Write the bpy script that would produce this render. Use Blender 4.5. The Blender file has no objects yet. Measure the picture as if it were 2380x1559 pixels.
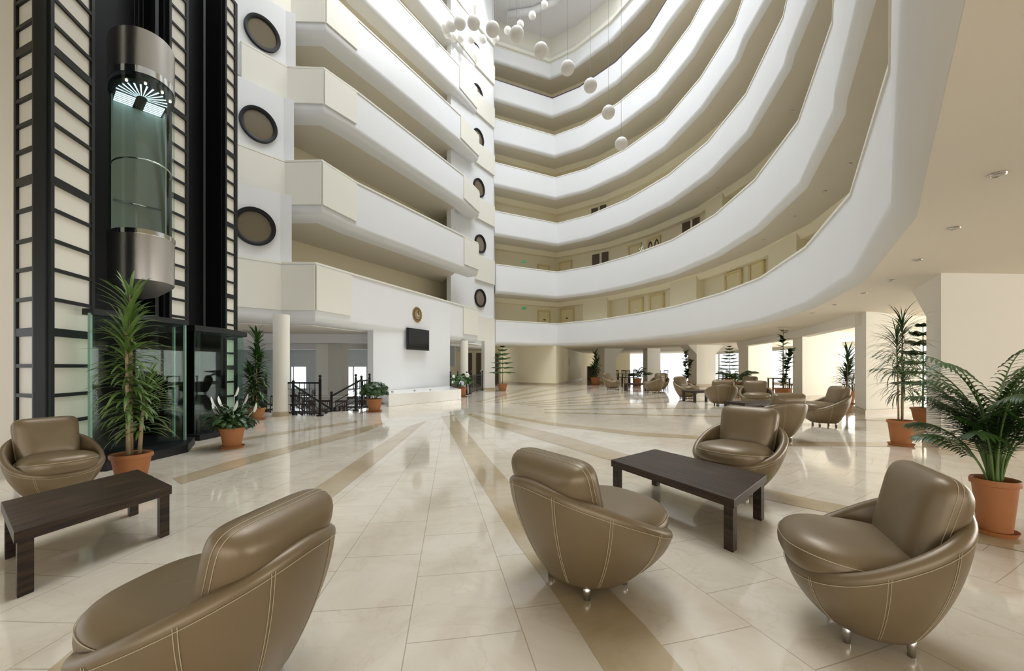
import bpy, math, random
from math import sin, cos, pi, radians
from mathutils import Vector, Matrix

# ------------------------------------------------------------------ camera, world, lights
F, CX, HY, H = 950.0, 1190.0, 853.0, 1.3          # focal length in px, optical centre x, horizon y, eye height
S = bpy.context.scene
COL = S.collection
cam_d = bpy.data.cameras.new('camera')
cam = bpy.data.objects.new('camera', cam_d)
COL.objects.link(cam)
cam.location = (0, 0, H)
cam.rotation_euler = (pi / 2, 0, 0)
cam_d.sensor_fit = 'HORIZONTAL'
cam_d.sensor_width = 36
cam_d.lens = 36 * F / 2380
cam_d.shift_y = (HY - 779.5) / 2380
cam_d.clip_start = 0.05
cam_d.clip_end = 400
S.camera = cam
S.view_settings.view_transform = 'Standard'
S.view_settings.look = 'None'
S.view_settings.gamma = 1
S.view_settings.use_curve_mapping = False
S.view_settings.exposure = -0.17
S.cycles.use_denoising = True
S.cycles.max_bounces = 10
S.cycles.diffuse_bounces = 6
S.cycles.glossy_bounces = 5
S.cycles.transmission_bounces = 8
S.cycles.transparent_max_bounces = 12
S.cycles.caustics_reflective = False
S.cycles.caustics_refractive = False
S.cycles.sample_clamp_indirect = 6

W = bpy.data.worlds.new('world')
S.world = W
W.use_nodes = True
bg = W.node_tree.nodes['Background']
bg.inputs[0].default_value = (0.93, 0.96, 1.0, 1)
bg.inputs[1].default_value = 1.8


def area(name, loc, rot, sx, sy, power, colr=(1, 1, 1), spread=180):
    d = bpy.data.lights.new(name, 'AREA')
    d.shape = 'RECTANGLE'
    d.size, d.size_y, d.energy, d.color = sx, sy, power, colr
    d.spread = radians(spread)
    o = bpy.data.objects.new(name, d)
    COL.objects.link(o)
    o.location = loc
    o.rotation_euler = rot
    return o


# daylight from roof glazing and glazed fronts right, behind and left, plus added fill
area('roof_area_light', (4.5, 18, 27.5), (0, 0, 0), 8, 11, 2100, (0.90, 0.945, 1.0), 110)
area('roof_area_light', (-1.0, 6.5, 24.9), (0, 0, 0), 9, 8, 1500, (0.95, 0.97, 1.0))  # added fill lamp below the closed roof slab, brightens the left wing
area('garden_window_light', (22, 12, 1.6), (0, radians(90), 0), 3.0, 34, 3200, (1.0, 0.97, 0.92))
area('entrance_window_light', (0, -9, 1.7), (radians(90), 0, 0), 18, 3.0, 560, (1.0, 0.96, 0.9))
for wx in (-13.4, -9.8):
    area('dining_window_light', (wx, 25.28, 0.65), (radians(90), 0, pi), 1.5, 1.3, 110, (0.9, 0.95, 1.0))
sun_d = bpy.data.lights.new('sun', 'SUN')
sun_d.energy = 3.2
sun_d.angle = radians(9)
sun_d.color = (1, 0.99, 0.96)
sun = bpy.data.objects.new('sun', sun_d)
COL.objects.link(sun)
sun.rotation_euler = Vector((-0.80, 0.12, -0.59)).to_track_quat('-Z', 'Y').to_euler()


# ------------------------------------------------------------------ helpers
def G(x, y, z=0.0):
    """point of the photograph (px) on the horizontal plane z"""
    Y = (H - z) * F / (y - HY)
    return Vector(((x - CX) * Y / F, Y, z))


def D(x, y, Y):
    return Vector(((x - CX) * Y / F, Y, H + (HY - y) * Y / F))


MATS = {}


def mat(name, col, rough=0.6, metal=0.0, noise=0.0, nscale=8.0, bump=0.0, spec=0.5, coat=0.0, trans=0.0, emit=None, estr=0.0, col2=None, sheen=0.0):
    if name in MATS:
        return MATS[name]
    m = bpy.data.materials.new(name)
    m.use_nodes = True
    nt = m.node_tree
    b = nt.nodes['Principled BSDF']
    b.inputs['Base Color'].default_value = (*col, 1)
    b.inputs['Roughness'].default_value = rough
    b.inputs['Metallic'].default_value = metal
    b.inputs['Specular IOR Level'].default_value = spec
    b.inputs['Coat Weight'].default_value = coat
    b.inputs['Transmission Weight'].default_value = trans
    if emit:
        b.inputs['Emission Color'].default_value = (*emit, 1)
        b.inputs['Emission Strength'].default_value = estr
    if noise > 0 or bump > 0:
        tc = nt.nodes.new('ShaderNodeTexCoord')
        n = nt.nodes.new('ShaderNodeTexNoise')
        n.inputs['Scale'].default_value = nscale
        n.inputs['Detail'].default_value = 4
        nt.links.new(tc.outputs['Object'], n.inputs['Vector'])
        if noise > 0:
            mx = nt.nodes.new('ShaderNodeMix')
            mx.data_type = 'RGBA'
            c2 = col2 or tuple(c * (1 - noise) for c in col)
            mx.inputs[6].default_value = (*col, 1)
            mx.inputs[7].default_value = (*c2, 1)
            nt.links.new(n.outputs['Fac'], mx.inputs[0])
            nt.links.new(mx.outputs[2], b.inputs['Base Color'])
        if bump > 0:
            bp = nt.nodes.new('ShaderNodeBump')
            bp.inputs['Strength'].default_value = bump
            bp.inputs['Distance'].default_value = 0.01
            nt.links.new(n.outputs['Fac'], bp.inputs['Height'])
            nt.links.new(bp.outputs[0], b.inputs['Normal'])
    MATS[name] = m
    return m


WHITE = mat('white_plaster', (0.765, 0.775, 0.785), 0.75, noise=0.03, nscale=1.5)
CREAM = mat('cream_panel', (0.77, 0.75, 0.67), 0.7, noise=0.03, nscale=1.5)
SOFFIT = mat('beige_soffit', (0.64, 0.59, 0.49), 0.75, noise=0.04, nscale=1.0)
BEIGE = mat('beige_wall', (0.85, 0.78, 0.58), 0.75, noise=0.04, nscale=1.0)
PILLAR = mat('ivory_pillar', (0.83, 0.80, 0.73), 0.7, noise=0.03, nscale=1.0)
HALLC = mat('warm_white_ceiling', (0.83, 0.78, 0.69), 0.75, noise=0.03, nscale=1.0)
CEIL = mat('grey_ceiling', (0.70, 0.69, 0.70), 0.8, noise=0.03, nscale=0.6)
SKIRT = mat('skirting_stone', (0.50, 0.40, 0.26), 0.35, noise=0.1)
BLACK = mat('black_gloss', (0.006, 0.006, 0.007), 0.45, spec=0.25)
FRAME = mat('black_frame', (0.010, 0.012, 0.012), 0.45, spec=0.3)
PANEL = mat('tower_cream_panel', (0.74, 0.71, 0.62), 0.45, noise=0.04, nscale=3)  # plain even cream of the lift tower panels
DARKGL = mat('dark_glass', (0.16, 0.13, 0.085), 0.12)
STEEL = mat('brushed_steel', (0.62, 0.59, 0.56), 0.28, 1.0, bump=0.05, nscale=40)
CHROME = mat('chrome', (0.8, 0.8, 0.8), 0.12, 1.0)
IRON = mat('black_iron', (0.008, 0.008, 0.009), 0.5, spec=0.3)
LEATHER = mat('bronze_leather', (0.19, 0.137, 0.074), 0.38, 0.22, noise=0.12, nscale=5, bump=0.08, spec=0.6)
STITCH = mat('stitching', (0.45, 0.38, 0.25), 0.6)
TERRA = mat('terracotta', (0.43, 0.165, 0.055), 0.6, noise=0.18, nscale=6)
SOIL = mat('soil', (0.05, 0.035, 0.02), 0.95, noise=0.4, nscale=40)
LEAF = mat('leaf_green', (0.055, 0.13, 0.025), 0.45, noise=0.5, nscale=5)
LEAF2 = mat('leaf_lime', (0.16, 0.26, 0.05), 0.45, noise=0.6, nscale=14, col2=(0.04, 0.10, 0.02))
LEAF3 = mat('leaf_deep', (0.035, 0.085, 0.022), 0.4, noise=0.4, nscale=6)
STEM = mat('cane', (0.42, 0.32, 0.18), 0.75, noise=0.35, nscale=30)
GSTEM = mat('green_stem', (0.12, 0.20, 0.05), 0.6)
PETAL = mat('white_petal', (0.85, 0.86, 0.78), 0.5)
LILAC = mat('lilac_petal', (0.62, 0.64, 0.85), 0.5)
GLOBE = mat('opal_globe', (0.82, 0.80, 0.76), 0.35, noise=0.03)
CORD = mat('lamp_cord', (0.3, 0.3, 0.3), 0.6)
DWOOD = mat('dark_chair_wood', (0.05, 0.022, 0.014), 0.35, noise=0.3, nscale=12)
LWOOD = mat('light_wood', (0.45, 0.32, 0.15), 0.5, noise=0.2)
DOORM = mat('door_cream', (0.80, 0.71, 0.44), 0.55, noise=0.05)
DOORF = mat('door_frame_tan', (0.70, 0.58, 0.30), 0.5)
BDOOR = mat('brown_door', (0.10, 0.065, 0.04), 0.4, noise=0.2)
SCREEN = mat('tv_screen', (0.008, 0.008, 0.008), 0.08)
GOLD = mat('clock_gold', (0.42, 0.26, 0.08), 0.4, 0.5, noise=0.5, nscale=30)
MARBLE = mat('ledge_marble', (0.80, 0.78, 0.74), 0.15, noise=0.08, nscale=4)
GREENSIGN = mat('exit_green', (0.03, 0.35, 0.15), 0.4, emit=(0.05, 0.6, 0.25), estr=0.15)
BLIND = mat('grey_blind', (0.42, 0.45, 0.46), 0.8)
HANDRAIL = mat('violet_handrail', (0.06, 0.035, 0.07), 0.4)
CABWALL = mat('cab_wall', (0.36, 0.40, 0.36), 0.35)
CABLIGHT = mat('cab_light', (0.8, 0.95, 1), 0.4, emit=(0.65, 0.92, 1.0), estr=2.4)
SPOT = mat('spot_bulb', (1, 1, 1), 0.4, emit=(1.0, 0.95, 0.7), estr=14)
LAMPGL = mat('downlight_glass', (0.85, 0.85, 0.82), 0.2)
DLRING = mat('downlight_ring', (0.25, 0.22, 0.17), 0.4)


def glass(name, col, alpha):
    m = bpy.data.materials.new(name)
    m.use_nodes = True
    nt = m.node_tree
    nt.nodes.clear()
    out = nt.nodes.new('ShaderNodeOutputMaterial')
    mix = nt.nodes.new('ShaderNodeMixShader')
    tr = nt.nodes.new('ShaderNodeBsdfTransparent')
    gl = nt.nodes.new('ShaderNodeBsdfGlossy')
    lw = nt.nodes.new('ShaderNodeLayerWeight')
    lw.inputs[0].default_value = 0.5
    fr = nt.nodes.new('ShaderNodeMath')
    fr.operation = 'POWER'
    fr.inputs[1].default_value = 4.0
    nt.links.new(lw.outputs['Facing'], fr.inputs[0])
    sc_ = nt.nodes.new('ShaderNodeMath')
    sc_.operation = 'MULTIPLY'
    sc_.inputs[1].default_value = 0.09
    nt.links.new(fr.outputs[0], sc_.inputs[0])
    fr = sc_
    ad = nt.nodes.new('ShaderNodeMath')
    ad.operation = 'ADD'
    ad.inputs[1].default_value = alpha
    tr.inputs[0].default_value = (*col, 1)
    gl.inputs[0].default_value = (0.9, 0.95, 0.93, 1)
    gl.inputs['Roughness'].default_value = 0.02
    nt.links.new(fr.outputs[0], ad.inputs[0])
    nt.links.new(ad.outputs[0], mix.inputs[0])
    nt.links.new(tr.outputs[0], mix.inputs[1])
    nt.links.new(gl.outputs[0], mix.inputs[2])
    nt.links.new(mix.outputs[0], out.inputs[0])
    return m


GLASS = glass('tinted_glass', (0.84, 0.93, 0.89), 0.012)
CLEAR = glass('clear_glass', (0.98, 0.99, 0.98), 0.02)
CABGLASS = glass('cab_glass', (0.93, 0.97, 0.95), 0.04)


def wood_mat():
    m = bpy.data.materials.new('zebrano_veneer')
    m.use_nodes = True
    nt = m.node_tree
    b = nt.nodes['Principled BSDF']
    tc = nt.nodes.new('ShaderNodeTexCoord')
    mp = nt.nodes.new('ShaderNodeMapping')
    mp.inputs['Scale'].default_value = (1.6, 26, 26)
    n = nt.nodes.new('ShaderNodeTexNoise')
    n.inputs['Scale'].default_value = 1.6
    n.inputs['Detail'].default_value = 6
    cr = nt.nodes.new('ShaderNodeValToRGB')
    cr.color_ramp.elements[0].position = 0.35
    cr.color_ramp.elements[0].color = (0.012, 0.007, 0.005, 1)
    cr.color_ramp.elements[1].position = 0.7
    cr.color_ramp.elements[1].color = (0.06, 0.034, 0.018, 1)
    nt.links.new(tc.outputs['Object'], mp.inputs[0])
    nt.links.new(mp.outputs[0], n.inputs['Vector'])
    nt.links.new(n.outputs['Fac'], cr.inputs[0])
    nt.links.new(cr.outputs[0], b.inputs['Base Color'])
    b.inputs['Roughness'].default_value = 0.42
    b.inputs['Specular IOR Level'].default_value = 0.3
    return m


WOOD = wood_mat()
CTR = (-2.0, 12.3)


def floor_mat(name, c1, c2, joints=True):
    m = bpy.data.materials.new(name)
    m.use_nodes = True
    nt = m.node_tree
    N, L = nt.nodes, nt.links
    b = N['Principled BSDF']
    tc = N.new('ShaderNodeTexCoord')
    n1 = N.new('ShaderNodeTexNoise')
    n1.inputs['Scale'].default_value = 1.7
    n1.inputs['Detail'].default_value = 8
    n1.inputs['Roughness'].default_value = 0.65
    n1.inputs['Distortion'].default_value = 0.8
    L.new(tc.outputs['Object'], n1.inputs['Vector'])
    cr = N.new('ShaderNodeValToRGB')
    cr.color_ramp.elements[0].position = 0.3
    cr.color_ramp.elements[0].color = (*c2, 1)
    cr.color_ramp.elements[1].position = 0.62
    cr.color_ramp.elements[1].color = (*c1, 1)
    L.new(n1.outputs['Fac'], cr.inputs[0])
    last = cr.outputs[0]
    # thin darker veins
    n2 = N.new('ShaderNodeTexNoise')
    n2.inputs['Scale'].default_value = 1.1
    n2.inputs['Detail'].default_value = 6
    n2.inputs['Distortion'].default_value = 2.2
    L.new(tc.outputs['Object'], n2.inputs['Vector'])
    r2 = N.new('ShaderNodeValToRGB')
    e = r2.color_ramp.elements
    e[0].position, e[0].color = 0.485, (0, 0, 0, 1)
    e[1].position, e[1].color = 0.5, (1, 1, 1, 1)
    k = e.new(0.515)
    k.color = (0, 0, 0, 1)
    L.new(n2.outputs['Fac'], r2.inputs[0])
    vm = N.new('ShaderNodeMath')
    vm.operation = 'MULTIPLY'
    vm.inputs[1].default_value = 0.16
    L.new(r2.outputs[0], vm.inputs[0])
    mx = N.new('ShaderNodeMix')
    mx.data_type = 'RGBA'
    mx.inputs[7].default_value = (0.42, 0.32, 0.17, 1)
    L.new(vm.outputs[0], mx.inputs[0])
    L.new(last, mx.inputs[6])
    last = mx.outputs[2]
    if joints:
        sub = N.new('ShaderNodeVectorMath')
        sub.operation = 'SUBTRACT'
        sub.inputs[1].default_value = (CTR[0], CTR[1], 0)
        L.new(tc.outputs['Object'], sub.inputs[0])
        sep = N.new('ShaderNodeSeparateXYZ')
        L.new(sub.outputs[0], sep.inputs[0])

        def M(op, a, bb=None, clamp=False):
            q = N.new('ShaderNodeMath')
            q.operation = op
            q.use_clamp = clamp
            for i, v in enumerate((a, bb)):
                if v is None:
                    continue
                if isinstance(v, (int, float)):
                    q.inputs[i].default_value = v
                else:
                    L.new(v, q.inputs[i])
            return q.outputs[0]
        x, y = sep.outputs[0], sep.outputs[1]
        r = M('SQRT', M('ADD', M('MULTIPLY', x, x), M('MULTIPLY', y, y)))
        ang = M('ARCTAN2', x, M('MULTIPLY', y, -1.0))
        per = radians(3.05)
        u = M('DIVIDE', M('ADD', ang, 0.016), per)
        fu = M('SUBTRACT', u, M('ROUND', u))
        du = M('MULTIPLY', M('MULTIPLY', M('ABSOLUTE', fu), per), r)
        row = M('ROUND', u)
        off = M('MULTIPLY', M('FRACT', M('MULTIPLY', M('FLOOR', u), 0.37)), 0.5)
        v = M('DIVIDE', M('ADD', r, off), 0.62)
        fv = M('SUBTRACT', v, M('ROUND', v))
        dv = M('MULTIPLY', M('ABSOLUTE', fv), 0.62)
        dmin = M('MINIMUM', du, dv)
        line = M('LESS_THAN', dmin, 0.0028)
        mj = N.new('ShaderNodeMix')
        mj.data_type = 'RGBA'
        mj.inputs[7].default_value = (c2[0] * 0.62, c2[1] * 0.6, c2[2] * 0.55, 1)
        L.new(M('MULTIPLY', line, 0.8), mj.inputs[0])
        L.new(last, mj.inputs[6])
        last = mj.outputs[2]
    L.new(last, b.inputs['Base Color'])
    b.inputs['Roughness'].default_value = 0.07
    b.inputs['Specular IOR Level'].default_value = 0.75
    return m


FLOOR = floor_mat('cream_marble', (0.71, 0.65, 0.545), (0.60, 0.53, 0.425))
INLAY = floor_mat('beige_marble', (0.52, 0.43, 0.29), (0.42, 0.33, 0.20), False)


class MB:
    def __init__(s):
        s.v, s.f = [], []

    def add(s, vs, fs):
        o = len(s.v)
        s.v += [tuple(v) for v in vs]
        s.f += [tuple(i + o for i in f) for f in fs]
        return s

    def box(s, c, d, rz=0.0, M=None):
        x, y, z = d[0] / 2, d[1] / 2, d[2] / 2
        vs = [Vector((i * x, j * y, k * z)) for i in (-1, 1) for j in (-1, 1) for k in (-1, 1)]
        if rz:
            R = Matrix.Rotation(rz, 3, 'Z')
            vs = [R @ v for v in vs]
        vs = [v + Vector(c) for v in vs]
        if M:
            vs = [M @ v for v in vs]
        return s.add(vs, [(0, 1, 3, 2), (4, 6, 7, 5), (0, 4, 5, 1), (2, 3, 7, 6), (0, 2, 6, 4), (1, 5, 7, 3)])

    def bar(s, a, b, w, h=None):
        """square bar from a to b"""
        h = h or w
        a, b = Vector(a), Vector(b)
        t = (b - a).normalized()
        up = Vector((0, 0, 1)) if abs(t.z) < 0.95 else Vector((0, 1, 0))
        sx = t.cross(up).normalized() * w / 2
        sy = sx.cross(t).normalized() * h / 2
        vs = [p + i * sx + j * sy for p in (a, b) for (i, j) in ((-1, -1), (1, -1), (1, 1), (-1, 1))]
        return s.add(vs, [(3, 2, 1, 0), (4, 5, 6, 7), (0, 1, 5, 4), (1, 2, 6, 5), (2, 3, 7, 6), (3, 0, 4, 7)])

    def tube(s, pts, r, n=8, cap=True, closed=False):
        pts = [Vector(p) for p in pts]
        rs = r if isinstance(r, (list, tuple)) else [r] * len(pts)
        m = len(pts)
        vs, fs = [], []
        prev = None
        for i, p in enumerate(pts):
            if closed:
                t = pts[(i + 1) % m] - pts[i - 1]
            else:
                t = pts[min(i + 1, m - 1)] - pts[max(i - 1, 0)]
            t = t.normalized() if t.length > 1e-9 else Vector((0, 0, 1))
            if prev is None:
                up = Vector((0, 0, 1)) if abs(t.z) < 0.9 else Vector((1, 0, 0))
                a = t.cross(up).normalized()
            else:
                a = (prev - t * prev.dot(t)).normalized()
            prev = a
            b = t.cross(a)
            vs += [p + (a * cos(2 * pi * k / n) + b * sin(2 * pi * k / n)) * rs[i] for k in range(n)]
        for i in range(m if closed else m - 1):
            j = (i + 1) % m
            fs += [(i * n + k, i * n + (k + 1) % n, j * n + (k + 1) % n, j * n + k) for k in range(n)]
        if cap and not closed:
            fs += [tuple(range(n))[::-1], tuple((m - 1) * n + k for k in range(n))]
        return s.add(vs, fs)

    def lathe(s, prof, n=32, c=(0, 0, 0), cap=False):
        c = Vector(c)
        vs = [c + Vector((r * cos(2 * pi * k / n), r * sin(2 * pi * k / n), z)) for r, z in prof for k in range(n)]
        fs = [(i * n + k, i * n + (k + 1) % n, (i + 1) * n + (k + 1) % n, (i + 1) * n + k) for i in range(len(prof) - 1) for k in range(n)]
        if cap:
            fs += [tuple(range(n))[::-1], tuple((len(prof) - 1) * n + k for k in range(n))]
        return s.add(vs, fs)

    def prism(s, poly, z0, z1):
        n = len(poly)
        zz0 = z0 if isinstance(z0, (list, tuple)) else [z0] * n
        zz1 = z1 if isinstance(z1, (list, tuple)) else [z1] * n
        A = sum(poly[i][0] * poly[(i + 1) % n][1] - poly[(i + 1) % n][0] * poly[i][1] for i in range(n))
        if A < 0:
            poly = poly[::-1]
            zz0, zz1 = zz0[::-1], zz1[::-1]
        vs = [(p[0], p[1], zz0[i]) for i, p in enumerate(poly)] + [(p[0], p[1], zz1[i]) for i, p in enumerate(poly)]
        fs = [tuple(range(n))[::-1], tuple(range(n, 2 * n))] + [(i, (i + 1) % n, n + (i + 1) % n, n + i) for i in range(n)]
        return s.add(vs, fs)

    def build(s, name, m, parent=None, smooth=False, auto=None, bevel=0, **kw):
        me = bpy.data.meshes.new(name)
        me.from_pydata(s.v, [], s.f)
        me.materials.append(m)
        if smooth or auto:
            for p in me.polygons:
                p.use_smooth = True
        if auto:
            me.set_sharp_from_angle(angle=radians(auto))
        me.update()
        o = bpy.data.objects.new(name, me)
        COL.objects.link(o)
        if parent:
            o.parent = parent
        if bevel:
            bm = o.modifiers.new('bevel', 'BEVEL')
            bm.width = bevel
            bm.segments = 2
            bm.limit_method = 'ANGLE'
        for k, v in kw.items():
            o[k] = v
        return o


def struct(o, label=None):
    o['kind'] = 'structure'
    if label:
        o['label'] = label
    return o


def empty(name, loc=(0, 0, 0), rz=0.0, label=None, cat=None, group=None, sc=None):
    o = bpy.data.objects.new(name, None)
    COL.objects.link(o)
    o.location = loc
    o.rotation_euler = (0, 0, rz)
    if sc:
        o.scale = sc
    return tag(o, label, cat, group)


def tag(o, label=None, cat=None, group=None):
    if label:
        o['label'] = label
    if cat:
        o['category'] = cat
    if group:
        o['group'] = group
    return o


KIDS = {}


def dup(root, loc, rz, label, group=None, sc=None):
    r = root.copy()
    COL.objects.link(r)
    r.location = loc
    r.rotation_euler = (0, 0, rz)
    if sc:
        r.scale = sc
    r['label'] = label
    if group:
        r['group'] = group

    def rec(src, dst):
        for ch in list(src.children):
            c = ch.copy()
            COL.objects.link(c)
            c.parent = dst
            rec(ch, c)
    rec(root, r)
    return r


def off(pts, d):
    """offset a polyline sideways: positive d = to the right of travel"""
    res = []
    n = len(pts)
    P = [Vector((p[0], p[1])) for p in pts]
    for i in range(n):
        ns = []
        if i > 0:
            t = (P[i] - P[i - 1]).normalized()
            ns.append(Vector((t.y, -t.x)))
        if i < n - 1:
            t = (P[i + 1] - P[i]).normalized()
            ns.append(Vector((t.y, -t.x)))
        nn = sum(ns, Vector((0, 0)))
        nn.normalize()
        k = 1 / max(0.5, nn.dot(ns[0]))
        res.append(P[i] + nn * d * k)
    return [(p.x, p.y) for p in res]


def sweep(mb, pts, prof):
    """sweep a profile (list of (offset, z)) along a polyline; closed profile"""
    rows = [off(pts, o) for o, z in prof]
    m, n = len(prof), len(pts)
    vs = [(rows[j][i][0], rows[j][i][1], prof[j][1]) for i in range(n) for j in range(m)]
    fs = [(i * m + j, (i + 1) * m + j, (i + 1) * m + (j + 1) % m, i * m + (j + 1) % m) for i in range(n - 1) for j in range(m)]
    fs += [tuple(range(m)), tuple((n - 1) * m + j for j in range(m))[::-1]]
    mb.add(vs, fs)


# ------------------------------------------------------------------ floor
fl = MB()
outer = [(-14, -14), (26, -14), (26, 48), (-2.4, 48), (-2.4, 21.4), (-4.5, 14.2), (-4.75, 12.2), (-5.25, 11.9),
         (-5.12, 10.95), (-6.15, 11.05), (-7.2, 11.9), (-9.6, 14.2), (-14, 14.2)]
fl.prism(outer, -0.3, 0.0)
struct(fl.build('floor', FLOOR), 'polished cream marble floor of the atrium')
lf = MB().prism([(-22, 10.8), (-2.3, 10.8), (-2.3, 36), (-22, 36)], -1.3, -1.0)
struct(lf.build('floor', MARBLE), 'sunken floor of the dining room')

# beige stone bands laid into the marble, radiating from the fountain ledge
bands = [
    [(992, 977), (860, 1086), (761, 1164), (186, 1612), (60, 1600), (170, 1508), (738, 1130), (860, 1048), (948, 991)],
    [(1026, 968), (1089, 1078), (1200, 1260), (1290, 1382), (1337, 1450), (1405, 1559), (1440, 1620), (1640, 1620), (1590, 1559), (1497, 1450), (1442, 1396), (1175, 1109), (1139, 1069), (1084, 1002), (1055, 964)],
    [(1085, 962), (1140, 988), (1283, 1029), (1422, 1071), (1786, 1161), (1861, 1178), (2420, 1290), (2420, 1262), (1880, 1158), (1803, 1141), (1460, 1056), (1303, 1010), (1140, 974), (1095, 960)],
    [(1110, 957), (1276, 987), (1480, 1012), (1633, 1021), (1850, 1036), (2420, 1040), (2420, 1028), (2147, 1027), (1850, 1026), (1633, 1013), (1480, 1004), (1276, 981), (1120, 955)],
    [(895, 985), (830, 1010), (700, 1043), (615, 1067), (421, 1125), (401, 1111), (536, 1071), (700, 1029), (826, 996), (893, 981)],
    [(830, 982), (560, 1024), (430, 1052), (430, 1044), (560, 1018), (830, 977)],
]
fb = MB()
for b in bands:
    vs = [G(x, y, 0.002) for x, y in b]
    n = len(vs)
    o = len(fb.v)
    fb.v += [tuple(v) for v in vs]
    fb.f.append(tuple(range(o, o + n)))
for (x, y, w) in ((1420, 962, .3), (1420, 950, .28), (1420, 939, .3), (1420, 931, .3), (1420, 923, .32), (1420, 915, .3), (1350, 905, .3), (1292, 902, .3), (1215, 906, .3)):
    p = G(x, y)
    c = Vector((CTR[0], CTR[1], 0))
    d = (p - c).normalized()
    nn = Vector((d.y, -d.x, 0))
    a, e = c + d * 3.0, c + d * (26 if y < 930 else 20)
    if y < 908:
        e = c + d * 17
    fb.add([(q.x, q.y, 0.002) for q in (a - nn * w * .35, e - nn * w, e + nn * w, a + nn * w * .35)], [(0, 1, 2, 3)])
ib = fb.build('trim_1', INLAY)
for p in ib.data.polygons:
    if p.normal.z < 0:
        p.flip()
struct(ib, 'beige stone bands inlaid in the marble floor')

# ------------------------------------------------------------------ ring of balconies (right and back)
TAIL = [(8.86, 16.9), (8.4, 13.5), (7.12, 9.79), (6.03, 7.34), (4.69, 5.53), (3.25, 3.5), (1.62, 1.7), (0.3, 0.2), (-3, -2), (-8, -3)]
RING = [  # z top, z bottom, traced top edge
    (4.44, 2.85, [(1152, 744), (1295, 752), (1389, 743), (1486, 728), (1574, 710), (1676, 681), (1768, 645), (1873, 574), (1978, 450), (2070, 153), (2054, 0)]),
    (8.16, 6.27, [(1153, 614), (1295, 632), (1378, 618), (1467, 593), (1563, 557), (1661, 499), (1755, 417), (1856, 281), (1936, 50), (1938, 0)]),
    (11.67, 10.09, [(1150, 490), (1295, 519), (1369, 500), (1458, 463), (1554, 406), (1645, 329), (1734, 218), (1821, 38), (1829, 0)]),
    (14.96, 13.44, [(1146, 376), (1291, 413), (1361, 393), (1453, 347), (1541, 284), (1628, 181), (1707, 55), (1726, 0)]),
    (18.0, 16.48, [(1142, 273), (1289, 315), (1352, 292), (1436, 240), (1525, 166), (1605, 58), (1636, 0)]),
    (20.7, 19.37, [(1141, 181), (1284, 228), (1346, 202), (1430, 144), (1509, 65), (1549, 0)]),
    (23.16, 22.17, [(1133, 100), (1278, 149), (1336, 121), (1420, 57), (1470, 0)]),
]
ring_plan = []
for i, (zt, zb, tr) in enumerate(RING):
    pts = [tuple(G(x, y, zt)[:2]) for x, y in tr]
    last = pts[-1]
    if i == 0:
        pts = pts[:-1]
        last = pts[-1]
    tail = [t for t in TAIL if t[1] < last[1] - (0.5 if i == 0 else 1.0)]
    if i == 5:
        pts.append((8.55, 20.1))
    if i == 6:
        pts += [(7.7, 23.2), (8.6, 20.1)]
    pts = pts + tail
    if i >= 3:
        pts = [p for p in pts]
    ring_plan.append(pts)
    pts_r = pts[::-1]      # travel so that "right" is away from the void
    mb = MB()
    r = 0.2
    prof = [(0.0, zt - 0.05), (0.0, zt), (0.2, zt), (0.2, zb - 0.02)]
    prof += [(r * (1 - sin(a)), zb - 0.02 + r * (1 - cos(a))) for a in [radians(q) for q in (15, 35, 55, 75)]]
    prof += [(0.0, zb + r)]
    d = 1 if True else -1
    sweep(mb, pts, [(-o, z) for o, z in prof])
    o = mb.build('wall_right', WHITE, auto=35)
    struct(o, 'white rounded parapet of gallery level %d' % (i + 1))
    # thin cap on the parapet
    cm = MB()
    sweep(cm, pts, [(0.02, zt - 0.03), (0.02, zt + 0.03), (-0.22, zt + 0.03), (-0.22, zt - 0.03)])
    struct(cm.build('trim_2', HANDRAIL if i == 5 else CREAM), 'thin coping on the gallery parapet')
    # slab and soffit
    if i > 0:
        sm = MB()
        inner = off(pts, -0.198)
        back = off(pts, -3.0)
        n = len(pts)
        sm.add([(p[0], p[1], zb - 0.021) for p in inner] + [(p[0], p[1], zb - 0.021) for p in back] +
               [(p[0], p[1], zb + 0.6) for p in inner] + [(p[0], p[1], zb + 0.6) for p in back],
               [(k, k + 1, n + k + 1, n + k) for k in range(n - 1)] + [(2 * n + k, 3 * n + k, 3 * n + k + 1, 2 * n + k + 1) for k in range(n - 1)])
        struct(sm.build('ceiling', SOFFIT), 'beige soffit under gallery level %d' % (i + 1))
        # corridor back wall between this slab and the one below
        z0, z1 = RING[i - 1][0] - 1.1, zb
        bp = ring_plan[i - 1]
        wm = MB()
        sweep(wm, bp, [(-2.1, z0), (-2.1, z1), (-2.35, z1), (-2.35, z0)])
        # bulkhead along the ceiling
        sweep(wm, bp, [(-1.75, z1 - 0.32), (-1.72, z1 - 0.26), (-1.55, z1), (-2.1, z1), (-2.1, z1 - 0.32)])
        struct(wm.build('wall_back', BEIGE, auto=30), 'beige corridor wall of gallery level %d' % i)
# ground-floor ceiling under the first gallery
pl = ring_plan[0]
inner = off(pl, -0.198)
gm = MB()
n = len(inner)
outr = [(-1.5, 34), (4, 50), (12, 50), (22, 42), (26, 32), (26, 26), (26, 20), (26, 14), (26, 9), (26, 4), (26, -2), (24, -14), (10, -14), (0, -14), (-14, -14)]
assert len(outr) == n, (len(outr), n)
gm.add([(p[0], p[1], 2.829) for p in inner] + [(p[0], p[1], 2.829) for p in outr] + [(p[0], p[1], 3.3) for p in inner] + [(p[0], p[1], 3.3) for p in outr],
       [(k, k + 1, n + k + 1, n + k) for k in range(n - 1)] + [(2 * n + k, 3 * n + k, 3 * n + k + 1, 2 * n + k + 1) for k in range(n - 1)])
struct(gm.build('ceiling', HALLC), 'warm white ceiling over the lounge')

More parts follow.
